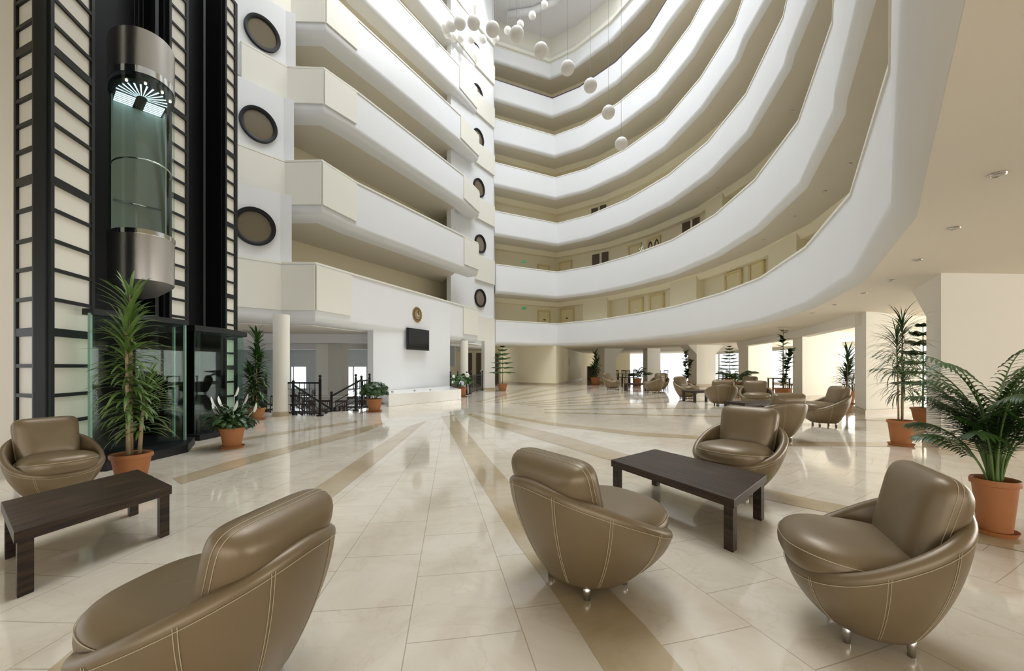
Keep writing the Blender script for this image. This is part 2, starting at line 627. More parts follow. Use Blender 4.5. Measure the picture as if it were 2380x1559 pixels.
# top wall over the uppermost gallery and the atrium ceiling
tp = ring_plan[6]
cm = MB()
sweep(cm, tp, [(0.0, 23.2), (0.12, 23.25), (0.12, 23.45), (0.02, 23.5), (-0.3, 24.0), (-0.3, 25.2), (-0.9, 25.2), (-0.9, 23.2)])
struct(cm.build('trim_3', CREAM, auto=30), 'cream cornice above the top gallery')
rc = MB()
rc.prism([(-9, 24.3), (2, 25.5), (7, 25.5), (9, 22), (14, 22), (14, 36), (-9, 36)], 25.2, 25.6)
struct(rc.build('ceiling', CEIL), 'pale grey ceiling of the atrium')
rb = MB()
rbp = [D(1180, 76, 27.5), D(1240, 40, 27.2), D(1290, 14, 26.5), D(1310, -10, 25.6), D(1330, -60, 24)]
rb.tube([(p.x, p.y, 25.0) for p in rbp], 0.22, 8)
struct(rb.build('trim_4', WHITE, smooth=True), 'curved white cove on the atrium ceiling')
# unseen roof slabs; the rear one is shaped to limit the sun
struct(MB().prism([(9, -14), (26, -14), (26, 36), (14, 36), (14, 22), (9, 22)], 25.2, 25.6).build('ceiling', CEIL), 'roof slab right of the glazing')
struct(MB().prism([(-14, -14), (9, -14), (9, 12.5), (-14, 12.5)], 25.2, 25.6).build('ceiling', CEIL), 'unseen roof slab shaped to keep the sun off the near walls')
# outer shell that keeps daylight out above the ground floor
sh = MB()
sh.prism([(26, -14), (26.3, -14), (26.3, 36), (26, 36)], 2.8, 25.6)
sh.prism([(-14, 36), (26, 36), (26, 36.3), (-14, 36.3)], 3.3, 25.6)
sh.prism([(-14.3, -14), (-14, -14), (-14, 36), (-14.3, 36)], 3.3, 25.6)
sh.prism([(-14, -14.3), (26, -14.3), (26, -14), (-14, -14)], 2.8, 25.6)
struct(sh.build('wall_outer', BEIGE), 'outer walls of the building')

# ------------------------------------------------------------------ doors of the galleries
door_no = [0]


def wall_point(i, x, y, d=2.1):
    """world point where the photograph's (x, y) meets the corridor wall of gallery i"""
    wl = off(ring_plan[i], -d)
    s = (x - CX) / F
    best = None
    for a, b in zip(wl[:-1], wl[1:]):
        # X = s*Y
        fa, fb_ = a[0] - s * a[1], b[0] - s * b[1]
        if fa * fb_ <= 0 and fa != fb_:
            t = fa / (fa - fb_)
            Y = a[1] + (b[1] - a[1]) * t
            if Y > 1 and (best is None or Y > best[0]):
                best = (Y, Vector((b[0] - a[0], b[1] - a[1], 0)).normalized())
    Y, t = best
    return Vector((s * Y, Y, H + (HY - y) * Y / F)), t


def gallery_door(i, xa, xb, ytop, dark=False, plate=True, label=None):
    a, t = wall_point(i, xa, ytop)
    b, t2 = wall_point(i, xb, ytop)
    t = (b - a)
    t.z = 0
    t.normalize()
    nrm = Vector((t.y, -t.x, 0))
    if nrm.dot(-a) < 0:
        nrm = -nrm
    z0 = RING[i][0] - 1.07
    z1 = min((a.z + b.z) / 2, RING[i + 1][1] - 0.36)
    door_no[0] += 1
    c = (a + b) / 2
    wd = (Vector((b.x, b.y, 0)) - Vector((a.x, a.y, 0))).length
    rz = math.atan2(t.y, t.x)
    nm = 'door_%d' % door_no[0]
    e = struct(empty(nm, (c.x, c.y, z0), rz), label)
    sgn = -1
    q = Matrix.Rotation(-rz, 3, 'Z') @ nrm
    k = 1 if q.y > 0 else -1
    hgt = z1 - z0
    MB().box((0, k * 0.03, hgt / 2), (wd, 0.05, hgt)).build('door_leaf', BDOOR if dark else DOORM, e)
    if not dark:
        fm = MB()
        fm.box((-wd / 2 - 0.06, k * 0.05, hgt / 2), (0.12, 0.11, hgt + 0.1))
        fm.box((wd / 2 + 0.06, k * 0.05, hgt / 2), (0.12, 0.11, hgt + 0.1))
        fm.box((0, k * 0.05, hgt + 0.06), (wd + 0.24, 0.11, 0.12))
        fm.build('door_frame', DOORF, e)
        if plate:
            MB().box((0.0, k * 0.07, hgt * 0.72), (0.2, 0.02, 0.09)).build('number_plate', BDOOR if xa < 1400 else PETAL, e)


for (xa, xb, yt) in ((1253, 1276, 725), (1306, 1332, 719.5), (1466, 1493, 697), (1514, 1541, 687), (1691, 1723, 636), (1748, 1775, 612)):
    gallery_door(0, xa, xb, yt, label='cream gallery door with a small number plate')
for (xa, xb, yt) in ((1252, 1274, 619), (1303, 1327, 610)):
    gallery_door(1, xa, xb, yt, label='cream door on the second gallery')
gallery_door(1, 1464, 1489, 572, label='cream door on the second gallery')
gallery_door(1, 1509, 1533, 556, label='open doorway on the second gallery')
gallery_door(1, 1377, 1393, 591, True, label='dark door panel on the second gallery')
gallery_door(1, 1399, 1414, 586, True, label='dark door panel on the second gallery')
gallery_door(1, 1587, 1604, 516, True, label='dark door panel on the second gallery')
gallery_door(1, 1611, 1626, 504, True, label='dark door panel on the second gallery')
gallery_door(2, 1375, 1390, 484, True, label='dark door panel on the third gallery')
gallery_door(2, 1395, 1409, 477, True, label='dark door panel on the third gallery')

# projecting bays of the gallery wall
bay = MB()
for (i, xa, xb) in ((0, 1364, 1420), (0, 1574, 1636), (0, 1815, 1884), (1, 1660, 1700)):
    a, t = wall_point(i, xa, 700)
    b, t2 = wall_point(i, xb, 700)
    z0, z1 = RING[i][0] - 1.1, RING[i + 1][1]
    A, B = Vector((a.x, a.y)), Vector((b.x, b.y))
    u = (B - A).normalized()
    nn = Vector((u.y, -u.x))
    if nn.dot(-A) < 0:
        nn = -nn
    bay.prism([tuple(A - nn * .3), tuple(A + nn * .5), tuple(B + nn * .5), tuple(B - nn * .3)], z0, z1)
struct(bay.build('wall_back', BEIGE), 'projecting bays of the corridor wall')

# green emergency signs, red alarm bell, plants on the gallery
for (i, x, y) in ((0, 1218, 716), (1, 1218, 608)):
    p, t = wall_point(i, x, y, 1.2)
    e = empty('exit_sign', p, 0, 'small green exit sign hanging over the %s gallery' % ('first' if i == 0 else 'second'), 'sign')
    MB().box((0, 0, 0), (0.34, 0.04, 0.17)).build('sign_panel', GREENSIGN, e)
    g = MB()
    g.box((-0.08, -0.025, 0), (0.03, 0.006, 0.1)).box((-0.08, -0.025, 0.04), (0.09, 0.006, 0.02)).box((0.05, -0.025, 0), (0.1, 0.006, 0.02))
    g.add([(0.1, -0.027, 0.04), (0.1, -0.027, -0.04), (0.14, -0.027, 0)], [(0, 1, 2)])
    g.build('running_man_symbol', PETAL, e)
    MB().bar((0, 0, 0.08), (0, 0, 0.5), 0.015).build('hanger', STEEL, e)
p, t = wall_point(0, 1908, 530, 2.0)
e = empty('alarm_bell', p, 0, 'red alarm bell on the first gallery wall', 'bell')
MB().lathe([(0.001, 0.06), (0.07, 0.05), (0.1, 0.0), (0.1, -0.02)], 16).build('bell_dome', mat('bell_red', (0.35, 0.01, 0.02), 0.4), e, smooth=True).rotation_euler = (radians(90), 0, radians(-40))

# ------------------------------------------------------------------ left facade
LEFT = [  # zt, panel bottom, soffit z, A0, A1/B0, B1, C1 (white parapet start), white end, D end, E start, E end
    (4.44, 3.02, 2.62, [(535, 594), (654, 612), (733, 612), (814, 636)], [(1076, 711), (1110, 720)], [(1112, 733), (1152, 742)]),
    (8.16, 6.7, 6.35, [(547, 333), (663, 376), (748, 374), (827, 424)], [(1078, 549), (1111, 566)], [(1112, 590), (1155, 604)]),
    (11.67, 10.43, 10.1, [(560, 97), (668, 157), (753, 160), (827, 212)], [(1077, 407), (1113, 446)], [(1108, 455), (1153, 478)]),
    (14.96, 13.75, 13.45, [(583, -100), (676, -26), (757, -24), (829, 45)], [(1070, 268), (1112, 316)], [(1104, 340), (1150, 378)]),
    (18.0, 16.8, 16.5, [(590, -330), (690, -230), (765, -225), (840, -90)], [(1067, 153), (1108, 206)], [(1100, 238), (1146, 280)]),
    (20.7, 19.6, 19.3, [(600, -480), (700, -370), (770, -365), (850, -220)], [(1057, 42), (1108, 110)], [(1098, 150), (1142, 196)]),
    (23.16, 22.1, 21.8, [(610, -620), (705, -500), (775, -495), (860, -340)], [(1050, -60), (1100, 10)], [(1090, 40), (1135, 100)]),
]
BW0, BW1 = (-9.6, 14.6), (-4.3, 24.6)      # corridor back wall of the left wing
lz = 2.62
for i, (zt, zp, zs, abc, dd, ee) in enumerate(LEFT):
    P = [tuple(G(x, y, zt)[:2]) for x, y in abc]
    Q = [tuple(G(x, y, zt)[:2]) for x, y in dd]
    R = [(-2.16, 24.6), (-1.1, 26.37)]
    full = P + Q
    if i == 0:
        full = P + Q
    mb = MB()
    # parapet: white band with rounded foot
    zb = zs
    r = 0.25
    prof = [(0, zt), (-0.18, zt), (-0.18, zt - 1.0), (-0.7, zt - 1.0), (-0.7, zb), (-r - 0.1, zb)]
    prof += [(-r * (1 - sin(a)), zb + r * (1 - cos(a))) for a in [radians(q) for q in (15, 35, 55, 75)]] + [(0, zb + r)]
    sweep(mb, full, [(-o, z) for o, z in prof][::-1] if False else [(o, z) for o, z in prof])
    struct(mb.build('wall_left', WHITE, auto=35), 'white parapet of the left wing, level %d' % (i + 1))
    # slab of the walkway
    if i >= 0:
        A, B = Vector(P[0]), Vector(Q[-1])
        poly = [P[1], P[2], P[3], Q[0], BW1, BW0]
        inn = off([P[1], P[2], P[3], Q[0]], -0.45)
        MBs = MB().prism([inn[0], inn[1], inn[2], inn[3], BW1, BW0], zb + 0.002, zt - 1.02)
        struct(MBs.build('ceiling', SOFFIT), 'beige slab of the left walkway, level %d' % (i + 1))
    # cream facing panels, proud of the parapet
    pm = MB()
    for seg in (P[0:2], P[1:3], P[2:4]):
        sweep(pm, off(seg, 0.06), [(0, zp), (0, zt - 0.06), (-0.05, zt - 0.06), (-0.05, zp)])
    sweep(pm, off(Q, 0.06), [(0, zp), (0, zt - 0.06), (-0.05, zt - 0.06), (-0.05, zp)])
    struct(pm.build('trim_5', CREAM), 'cream facing panels of the left wing, level %d' % (i + 1))
    # end bay (E)
    em = MB()
    sweep(em, R, [(0, zp - 0.1), (0, zt - 0.03), (-0.3, zt - 0.03), (-0.3, zp - 0.1)])
    struct(em.build('trim_6', CREAM), 'cream band at the far end of the left wing, level %d' % (i + 1))
    cm = MB()
    sweep(cm, P + Q, [(0.03, zt - 0.02), (0.03, zt + 0.04), (-0.2, zt + 0.04), (-0.2, zt - 0.02)])
    struct(cm.build('trim_7', CREAM), 'coping of the left wing parapet')

# porthole walls
NEARP = []
for i in range(len(LEFT)):
    zt, zp, zs, abc, dd, ee = LEFT[i]
    P = [Vector(G(x, y, zt)[:2]) for x, y in abc]
    zn = LEFT[i + 1][2] + 0.25 if i + 1 < len(LEFT) else 25.3
    u = (P[1] - P[0]).normalized()
    nrm = Vector((u.y, -u.x))
    a_ = P[0] - u * 1.2 - nrm * 0.12
    c_ = P[1] - nrm * 0.12 + Vector((0.28, 0.12))
    d_ = c_ + Vector((-0.9, 1.6))
    NEARP.append((tuple(a_), tuple(P[1] - nrm * 0.12)))
    nearW = MB()
    sweep(nearW, [tuple(a_), tuple(P[1] - nrm * 0.12), tuple(c_), tuple(d_)], [(0, zt - 1.0), (0, zn), (-0.3, zn), (-0.3, zt - 1.0)])
    struct(nearW.build('wall_left', WHITE), 'white wall with a porthole above level %d of the left wing' % (i + 1))
farW = MB()
sweep(farW, [(-3.4, 22.75), (-1.2, 26.42), (-1.2, 29)], [(0, 2.5), (0, 25.4), (-0.3, 25.4), (-0.3, 2.5)])
struct(farW.build('wall_left', WHITE), 'white wall with portholes at the far end')
bw = MB()
sweep(bw, [BW0, BW1, (-2.6, 30), (-1.5, 34)], [(0, 2.6), (0, 25.4), (-0.2, 25.4), (-0.2, 2.6)])
struct(bw.build('wall_left', BEIGE), 'beige corridor wall of the left wing')
win_no = [0]


def porthole(x, y, a, b, R, label):
    """round window where the photo's ray meets the vertical plane through a, b"""
    A, B = Vector(a), Vector(b)
    s = (x - CX) / F
    d = B - A
    t = (s * A.y - A.x) / (d.x - s * d.y)
    p = A + d * t
    z = H + (HY - y) * p.y / F
    u = d.normalized()
    n = Vector((u.y, -u.x))
    win_no[0] += 1
    rz = math.atan2(n.y, n.x)
    e = struct(empty('window_%d' % win_no[0], (p.x, p.y, z), rz), label)
    m = MB()
    m.lathe([(R * 0.80, -0.02), (R * 0.80, 0.07), (R * 0.9, 0.1), (R, 0.1), (R, -0.02)], 48)
    o = m.build('window_frame', IRON, e, auto=40)
    o.rotation_euler = (0, radians(90), 0)
    m = MB().lathe([(0.001, 0.03), (R * 0.86, 0.03)], 48)
    o = m.build('window_pane', DARKGL, e)
    o.rotation_euler = (0, radians(90), 0)


for k, (x, y) in enumerate(((591, 527), (600, 291), (609, 79))):
    porthole(x, y, NEARP[k][0], NEARP[k][1], 0.55, 'round black-framed porthole window beside the lifts')
for k, (x, y) in enumerate(((1115, 693), (1115, 567), (1112, 437), (1110, 322), (1108, 219), (1105, 125))):
    porthole(x, y, (-3.4, 22.75), (-1.2, 26.42), 0.56, 'round black-framed porthole window at the far end')

# TV wall, openings and hall behind it
tw = MB()
wa, wb = Vector((-5.09, 14.95)), Vector((-3.01, 19.72))
sweep(tw, [tuple(wa), tuple(wb)], [(0.02, 0), (0.02, 4.3), (-0.25, 4.3), (-0.25, 0)])
struct(tw.build('wall_left', WHITE), 'white wall that carries the clock and the television')
lm = MB()
La, Lb = G(903, 945), G(1072, 928)
dv = Vector((-0.95, 0.5, 0)) * 1.1
lm.prism([(La.x, La.y), (Lb.x, Lb.y), (Lb.x - 0.9, Lb.y + 2.8), (La.x - 0.85, La.y + 1.9)], 0, 0.41)
struct(lm.build('trim_8', MARBLE, bevel=0.01), 'low marble ledge at the foot of the television wall')
for (x) in (932, 982, 1018):
    p = D(x, 912 - (x - 932) * 0.07, 14.5 + (x - 932) * 0.016)
    tag(MB().lathe([(0.001, 0.05), (0.04, 0.04), (0.045, 0)], 12, (p.x - .3, p.y, 0.41)).build('water_nozzle', CHROME), 'small water nozzle on the marble ledge, %s' % {932: 'nearest the geranium', 982: 'below the television', 1018: 'nearest the hydrangea'}[x], 'nozzle', 'nozzles on the ledge')


def on_plane(x, y, a, b, o=0.0):
    A, B = Vector(a), Vector(b)
    d = (B - A)
    n = Vector((d.y, -d.x)).normalized()
    A = A + n * o
    s = (x - CX) / F
    t = (s * A.y - A.x) / (d.x - s * d.y)
    p = A + d * t
    return Vector((p.x, p.y, H + (HY - y) * p.y / F)), math.atan2(d.y, d.x)


# television
p, rz = on_plane(973, 789, wa, wb, 0.17)
e = empty('television', p, rz, 'black flat screen television mounted on the white wall', 'television')
pl_, _ = on_plane(948, 789, wa, wb, 0.17)
pr_, _ = on_plane(998, 789, wa, wb, 0.17)
tvw = (pr_ - pl_).length
tvh = 49 / F * p.y
MB().box((0, 0.02, 0), (tvw, 0.07, tvh)).build('casing', FRAME, e, bevel=0.01)
MB().box((0, -0.018, 0.01), (tvw * 0.94, 0.012, tvh * 0.88)).build('screen', SCREEN, e)
MB().box((0, 0.09, 0), (0.3, 0.1, 0.3)).build('wall_bracket', IRON, e)
# clock
p, rz = on_plane(969, 731, wa, wb, 0.05)
e = empty('wall_clock', p, rz, 'round gold and brown patterned wall clock above the television', 'clock')
R = 18 / F * p.y
m = MB()
n = 64
prof = []
vs = []
for k in range(n):
    a = 2 * pi * k / n
    rr = R * (1 + 0.03 * cos(16 * a))
    vs.append((rr * cos(a), 0.03, rr * sin(a)))
for k in range(n):
    a = 2 * pi * k / n
    rr = R * (0.97 + 0.03 * cos(16 * a))
    vs.append((rr * cos(a), -0.03, rr * sin(a)))
m.add(vs, [tuple(range(n)), tuple(range(n, 2 * n))[::-1]] + [(k, n + k, n + (k + 1) % n, (k + 1) % n) for k in range(n)])
m.build('case', GOLD, e)
for (rr, mt, dy, nm) in ((0.78, mat('clock_brown', (0.16, 0.09, 0.04), 0.5, noise=.5, nscale=40), -0.035, 'ring'), (0.62, mat('clock_ochre', (0.38, 0.27, 0.12), 0.5, noise=.4, nscale=60), -0.04, 'face'), (0.24, mat('clock_centre', (0.55, 0.52, 0.45), 0.5), -0.05, 'centre')):
    o = MB().lathe([(0.001, 0), (R * rr, 0)], 40).build(nm, mt, e)
    o.rotation_euler = (radians(90), 0, 0)
    o.location = (0, dy, 0)
hm = MB().bar((0, -0.06, 0), (0.02, -0.06, R * 0.5), 0.02).bar((0, -0.06, 0), (R * 0.3, -0.06, R * 0.1), 0.02)
hm.build('hands', FRAME, e)

# fascia between the openings and round columns
cz = 2.62


def column(x, y, r, ztop, label, mt=PILLAR):
    p = G(x, y)
    e = empty('column', (p.x, p.y + r, 0))
    struct(e, label)
    MB().lathe([(r, 0), (r, ztop)], 40).build('shaft', mt, e, smooth=True)
    MB().lathe([(r + 0.02, 0), (r + 0.02, 0.12), (r, 0.12)], 40).build('skirting', SKIRT, e, auto=40)


column(644, 968, 0.2, 2.7, 'round ivory column at the dining room edge')
column(1078, 912, 0.2, 2.66, 'round ivory column right of the television wall')
e = struct(empty('column', (G(1134, 906).x, G(1134, 906).y + 0.3, 0), radians(20)), 'square ivory pillar at the far end of the left wing')
MB().box((0, 0, 1.4), (0.62, 0.62, 2.8)).build('shaft', PILLAR, e)
MB().box((0, 0, 0.06), (0.65, 0.65, 0.12)).build('skirting', SKIRT, e)

# dining room behind the left opening
dr = MB()
dr.prism([(-22, 25), (-13.5, 25), (-13.5, 25.3), (-22, 25.3)], -1.0, 2.7)          # left wall piece
dr.prism([(-13.5, 25), (-3.5, 25), (-3.5, 25.3), (-13.5, 25.3)], 1.35, 2.7)        # above windows
dr.prism([(-13.5, 25), (-3.5, 25), (-3.5, 25.3), (-13.5, 25.3)], -1.0, -0.05)      # below windows
for (xa, xb) in ((712, 790), (852, 1045)):
    A, B = (xa - CX) * 25 / F, (xb - CX) * 25 / F
    dr.prism([(A, 25), (B, 25), (B, 25.3), (A, 25.3)], -0.05, 1.35)
dr.prism([(-22.3, 10), (-22, 10), (-22, 25), (-22.3, 25)], -1.0, 2.7)
struct(dr.build('wall_back', BLIND), 'far wall of the dining room with windows')
for k, (xa, xb) in enumerate(((650, 712), (790, 852))):
    A, B = (xa - CX) * 25 / F, (xb - CX) * 25 / F
    win_no[0] += 1
    e = struct(empty('window_%d' % win_no[0], ((A + B) / 2, 25.1, 0.65)), 'bright dining room window')
    fm = MB()
    w = B - A
    for q in (-w / 2, 0, w / 2):
        fm.box((q, 0, 0), (0.09, 0.1, 1.4))
    fm.box((0, 0, 0.7), (w, 0.1, 0.08)).box((0, 0, -0.68), (w, 0.1, 0.08))
    fm.build('window_frame', WHITE, e)
    MB().box((0, 0.02, 0), (w, 0.01, 1.36)).build('window_pane', CLEAR, e)
struct(MB().prism([(-22, 12.0), (-8.2, 12.2), (-7.2, 12.9), (-6.3, 12.9), (-5.85, 14.3), (-2.95, 21.1), (-1.6, 25.6), (-1.6, 34), (-22, 34)], 2.6, 2.63).build('ceiling', HALLC), 'ceiling of the dining room')
bmz = MB()
bmz.prism([(-22, 15.2), (-4.9, 16.2), (-4.8, 16.8), (-22, 15.8)], 2.25, 2.66)
bmz.prism([(-22, 20.2), (-4.2, 20.8), (-4.2, 21.3), (-22, 20.8)], 2.2, 2.66)
struct(bmz.build('ceiling', CEIL), 'downstand beams of the dining room ceiling')
pa = D(734, 853, 19)
pb = D(795, 853, 19)
pm = MB().prism([(pa.x, 19), (pa.x + 0.75, 18.6), (pb.x, 19), (pb.x - 0.1, 20), (pa.x + .1, 20)], -1, 2.66)
struct(pm.build('pillar', PILLAR), 'ivory pillar inside the dining room')
# step down: retaining edge and stairs
st = MB()
for k in range(5):
    a = Vector((-5.15, 11.25 + 0.28 * k))
    st.prism([(-6.2, 11.1 + 0.28 * k), (-5.1, 11.0 + 0.28 * k), (-5.1, 11.3 + 0.28 * k), (-6.2, 11.4 + 0.28 * k)], -1.0, -0.17 * (k + 1))
struct(st.build('stairs', MARBLE), 'short stair down to the dining room')

# hall behind the second opening
hb = MB()
hb.prism([(-9, 32.2), (-0.9, 32.2), (-0.9, 32.5), (-9, 32.5)], 0, 2.9)
struct(hb.build('wall_back', BEIGE), 'beige back wall of the hall behind the television wall')
struct(MB().prism([(-9, 18.5), (-2.3, 18.5), (-2.3, 33), (-9, 33)], -0.06, -0.005).build('floor', MARBLE), 'hall floor behind the television wall')
for (xa, xb, yt) in ((1088, 1097, 820), (1107, 1118, 820), (1147, 1159, 820)):
    a, b = D(xa, yt, 32.1), D(xb, yt, 32.1)
    door_no[0] += 1
    e = struct(empty('door_%d' % door_no[0], ((a.x + b.x) / 2, 32.15, 0)), 'dark brown door in the hall')
    MB().box((0, 0, a.z / 2), (b.x - a.x, 0.08, a.z)).build('door_leaf', BDOOR, e)
    MB().box(((b.x - a.x) * .38, -0.07, 1.0), (0.03, 0.06, 0.14)).build('door_handle', CHROME, e)

# ground-floor wall at the back, under the ring
gb = MB()
q = [G(1160, 889), G(1205, 892), G(1292, 895), G(1353, 881)]
pts = [(p.x, p.y) for p in q]
pts = pts + [(10.5, 49)]
sweep(gb, pts, [(0, 0), (0, 2.84), (-0.3, 2.84), (-0.3, 0)])
struct(gb.build('wall_back', BEIGE), 'beige ground-floor wall under the galleries')
sk = MB()
sweep(sk, pts, [(0.02, 0), (0.02, 0.13), (-0.1, 0.13), (-0.1, 0)])
struct(sk.build('baseboard_back', SKIRT), 'brown stone skirting')
e = empty('wall_box', (4.83, 35.35, 1.75), radians(-16), 'small dark box hung on the beige end wall', 'box')
MB().box((0.05, 0, 0), (0.12, 0.26, 0.62)).build('casing', FRAME, e, bevel=0.01)
MB().box((0.115, 0, -0.05), (0.02, 0.18, 0.3)).build('front_plate', BDOOR, e)

# ------------------------------------------------------------------ pillars of the lounge
PZ = 2.84


def pillar(lab, front, left, right, zf=2.3, hl=0.5, hr=0.0):
    """fin pillar; front corner, back-left corner and right corner (plan), haunches on left/back and right edges"""
    A, B, C = Vector(front), Vector(left), Vector(right)
    Dd = B + (C - A)
    e = struct(empty('pillar', (0, 0, 0)), lab)
    m = MB()
    m.prism([tuple(A), tuple(B), tuple(Dd), tuple(C)], 0, PZ)
    # haunch beyond B (away along A->B)
    if hl:
        u = (B - A).normalized() * hl
        for (p, s) in ((B, Dd),):
            vs = [(p.x, p.y, zf), (s.x, s.y, zf), (p.x, p.y, PZ), (s.x, s.y, PZ), (p.x + u.x, p.y + u.y, PZ), (s.x + u.x, s.y + u.y, PZ)]
            m.add(vs, [(0, 2, 4), (1, 5, 3), (0, 4, 5, 1), (2, 3, 5, 4), (0, 1, 3, 2)])
    if hr:
        u = (C - A).normalized() * hr
        vs = [(C.x, C.y, zf), (Dd.x, Dd.y, zf), (C.x, C.y, PZ), (Dd.x, Dd.y, PZ), (C.x + u.x, C.y + u.y, PZ), (Dd.x + u.x, Dd.y + u.y, PZ)]
        m.add(vs, [(0, 4, 2), (1, 3, 5), (0, 1, 5, 4), (2, 4, 5, 3), (0, 2, 3, 1)])
    m.build('shaft', PILLAR, e)
    s = MB()
    sweep(s, [tuple(B), tuple(A), tuple(C)], [(0.015, 0), (0.015, 0.12), (-0.05, 0.12), (-0.05, 0)])
    sweep(s, [tuple(B), tuple(A), tuple(C)], [(-0.015, 0), (-0.015, 0.12), (0.05, 0.12), (0.05, 0)])
    s.build('skirting', SKIRT, e)


pillar('wide ivory pillar nearest on the right', (6.97, 6.64), (7.45, 7.35), (9.6, 6.75), 2.2, 1.05)
pillar('second ivory pillar from the right', (9.73, 11.23), (10.4, 12.4), (12.2, 12.2), 2.55, 0.2, .45)
pillar('third ivory pillar from the right', (11.72, 16.5), (12.5, 18.2), (14.2, 17.6), 2.5, 0.0, .8)
pillar('fourth ivory pillar from the right', (13.7, 23.7), (13.8, 24.9), (15.4, 24.2), 2.4, 0.3)
pillar('fifth ivory pillar from the right', (12.65, 28.0), (12.75, 29.6), (14.1, 28.3), 2.2, 0.0, .7)
pillar('sixth ivory pillar from the right', (11.0, 33.2), (11.1, 34.6), (12.2, 33.6), 2.4, 0.0, 0)
pillar('ivory pillar beside the far potted plant', (7.55, 33.4), (7.2, 34.6), (8.55, 33.6), 2.1, 0.0, .7)
hm = MB()
a = Vector((12.65, 28.0))
hm.add([(12.65, 28.0, 2.2), (12.75, 29.6, 2.2), (12.65, 28.0, 2.84), (12.75, 29.6, 2.84), (12.05, 28.0, 2.84), (12.15, 29.6, 2.84)],
       [(0, 2, 4), (1, 5, 3), (0, 4, 5, 1), (2, 3, 5, 4), (0, 1, 3, 2)])
struct(hm.build('pillar', PILLAR), 'haunch of the fifth pillar')
bm_ = MB()
sweep(bm_, [(13.75, 24.3), (12.1, 17.3), (10.0, 11.7)], [(0.15, 2.52), (0.15, 2.84), (-0.2, 2.84), (-0.2, 2.52)])
struct(bm_.build('trim_9', PILLAR), 'beam between the lounge pillars')
# garden-side glazing and far dining wall
gw = MB()
for k in range(9):
    gw.box((20.5, 0.5 + 5 * k, 1.4), (0.12, 0.12, 2.8))
gw.box((20.5, 20, 2.7), (0.14, 44, 0.25)).box((20.5, 20, 0.06), (0.14, 44, 0.12))
win_no[0] += 1
e = struct(empty('window_%d' % win_no[0]), 'garden-side glazing of the lounge')
gw.build('window_frame', WHITE, e)
MB().box((20.5, 20, 1.4), (0.02, 44, 2.7)).build('window_pane', CLEAR, e)
struct(MB().prism([(9.3, 45), (13.0, 45), (13.0, 45.3), (9.3, 45.3)], 0, 2.84).build('wall_back', BEIGE), 'beige wall of the far dining corner')

# ------------------------------------------------------------------ lift tower
tower = struct(empty('lift_tower'), 'black lift tower with cream panels')
zl = [H + (HY - y) * 4.95 / F for y in (985, 920, 850, 771, 694, 624, 556, 484, 415, 344, 282, 222, 165, 107, 48, -12, -72, -132, -192)]
thick = {3: .1, 8: .1, 13: .1, 18: .1}


def panel_face(a, b, zs, parent, y0=0.0, z0=0.2, lab='panel'):
    """framed column of cream panels on the vertical plane a-b"""
    A, B = Vector(a), Vector(b)
    u = (B - A)
    L = u.length
    u.normalize()
    n = Vector((u.y, -u.x))
    if n.dot(-(A + B)) < 0:
        n = -n
    edge = 0.055
    fm, pm = MB(), MB()

    def quadbox(m, s0, s1, za, zb, d0, d1):
        p0, p1 = A + u * s0, A + u * s1
        m.prism([tuple(p0 + n * d0), tuple(p1 + n * d0), tuple(p1 + n * d1), tuple(p0 + n * d1)], za, zb)
    quadbox(pm, 0.02, L - 0.02, z0, zs[-1], -0.03, 0.0)
    quadbox(fm, 0, edge, 0, zs[-1], -0.04, 0.03)
    quadbox(fm, L - edge, L, 0, zs[-1], -0.04, 0.03)
    quadbox(fm, edge, L - edge, 0, z0 + 0.04, -0.04, 0.03)
    for k, z in enumerate(zs):
        h = thick.get(k, 0.045)
        quadbox(fm, edge, L - edge, z - h / 2, z + h / 2, -0.04, 0.028)
    fm.build('panel_frame', FRAME, parent)
    pm.build('cream_panels', PANEL, parent)


# corner fin (two faces), middle fin, far fin
panel_face((-6.2, 5.12), (-5.72, 4.93), zl, tower)
panel_face((-5.60, 4.93), (-5.78, 5.63), zl, tower)
MB().prism([(-5.74, 4.9), (-5.6, 4.9), (-5.6, 4.98), (-5.74, 4.98)], 0, 9).build('corner_post', FRAME, tower)
MB().prism([(-6.2, 5.16), (-5.75, 4.97), (-5.84, 5.68), (-6.3, 5.7)], 0, 9).build('fin_core', BLACK, tower)
zl2 = [0.3 + 0.33 * k for k in range(30)]
panel_face((-6.5, 7.72), (-6.5, 8.18), zl2, tower)
MB().prism([(-6.53, 7.66), (-6.53, 8.24), (-7.0, 8.24), (-7.0, 7.66)], 0, 10).build('fin_core', BLACK, tower)
panel_face((-6.55, 9.3), (-6.55, 9.68), zl2, tower)
MB().prism([(-6.58, 9.24), (-6.58, 9.8), (-7.1, 9.8), (-7.1, 9.24)], 0, 10).build('fin_core', BLACK, tower)
bk = MB()
bk.prism([(-7.0, 5.6), (-6.95, 5.6), (-6.95, 7.7), (-7.0, 7.7)], 0, 11)
bk.prism([(-7.0, 8.1), (-6.9, 8.1), (-7.0, 9.4), (-7.1, 9.4)], 0, 11)
bk.prism([(-6.3, 5.6), (-6.2, 5.6), (-6.95, 5.9), (-7.0, 5.9)], 0, 11)
bk.prism([(-6.75, 8.2), (-5.72, 7.35), (-5.72, 7.42), (-6.75, 8.3)], 0.0, 2.05)
bk.build('shaft_lining', BLACK, tower)
# guide rails
gr = MB()
gr.bar((-6.42, 6.0, 0), (-6.42, 6.0, 11), 0.07).bar((-6.42, 7.35, 0), (-6.42, 7.35, 11), 0.07)
gr.bar((-6.5, 8.6, 2), (-6.5, 8.6, 11), 0.06)
gr.build('guide_rail', FRAME, tower)

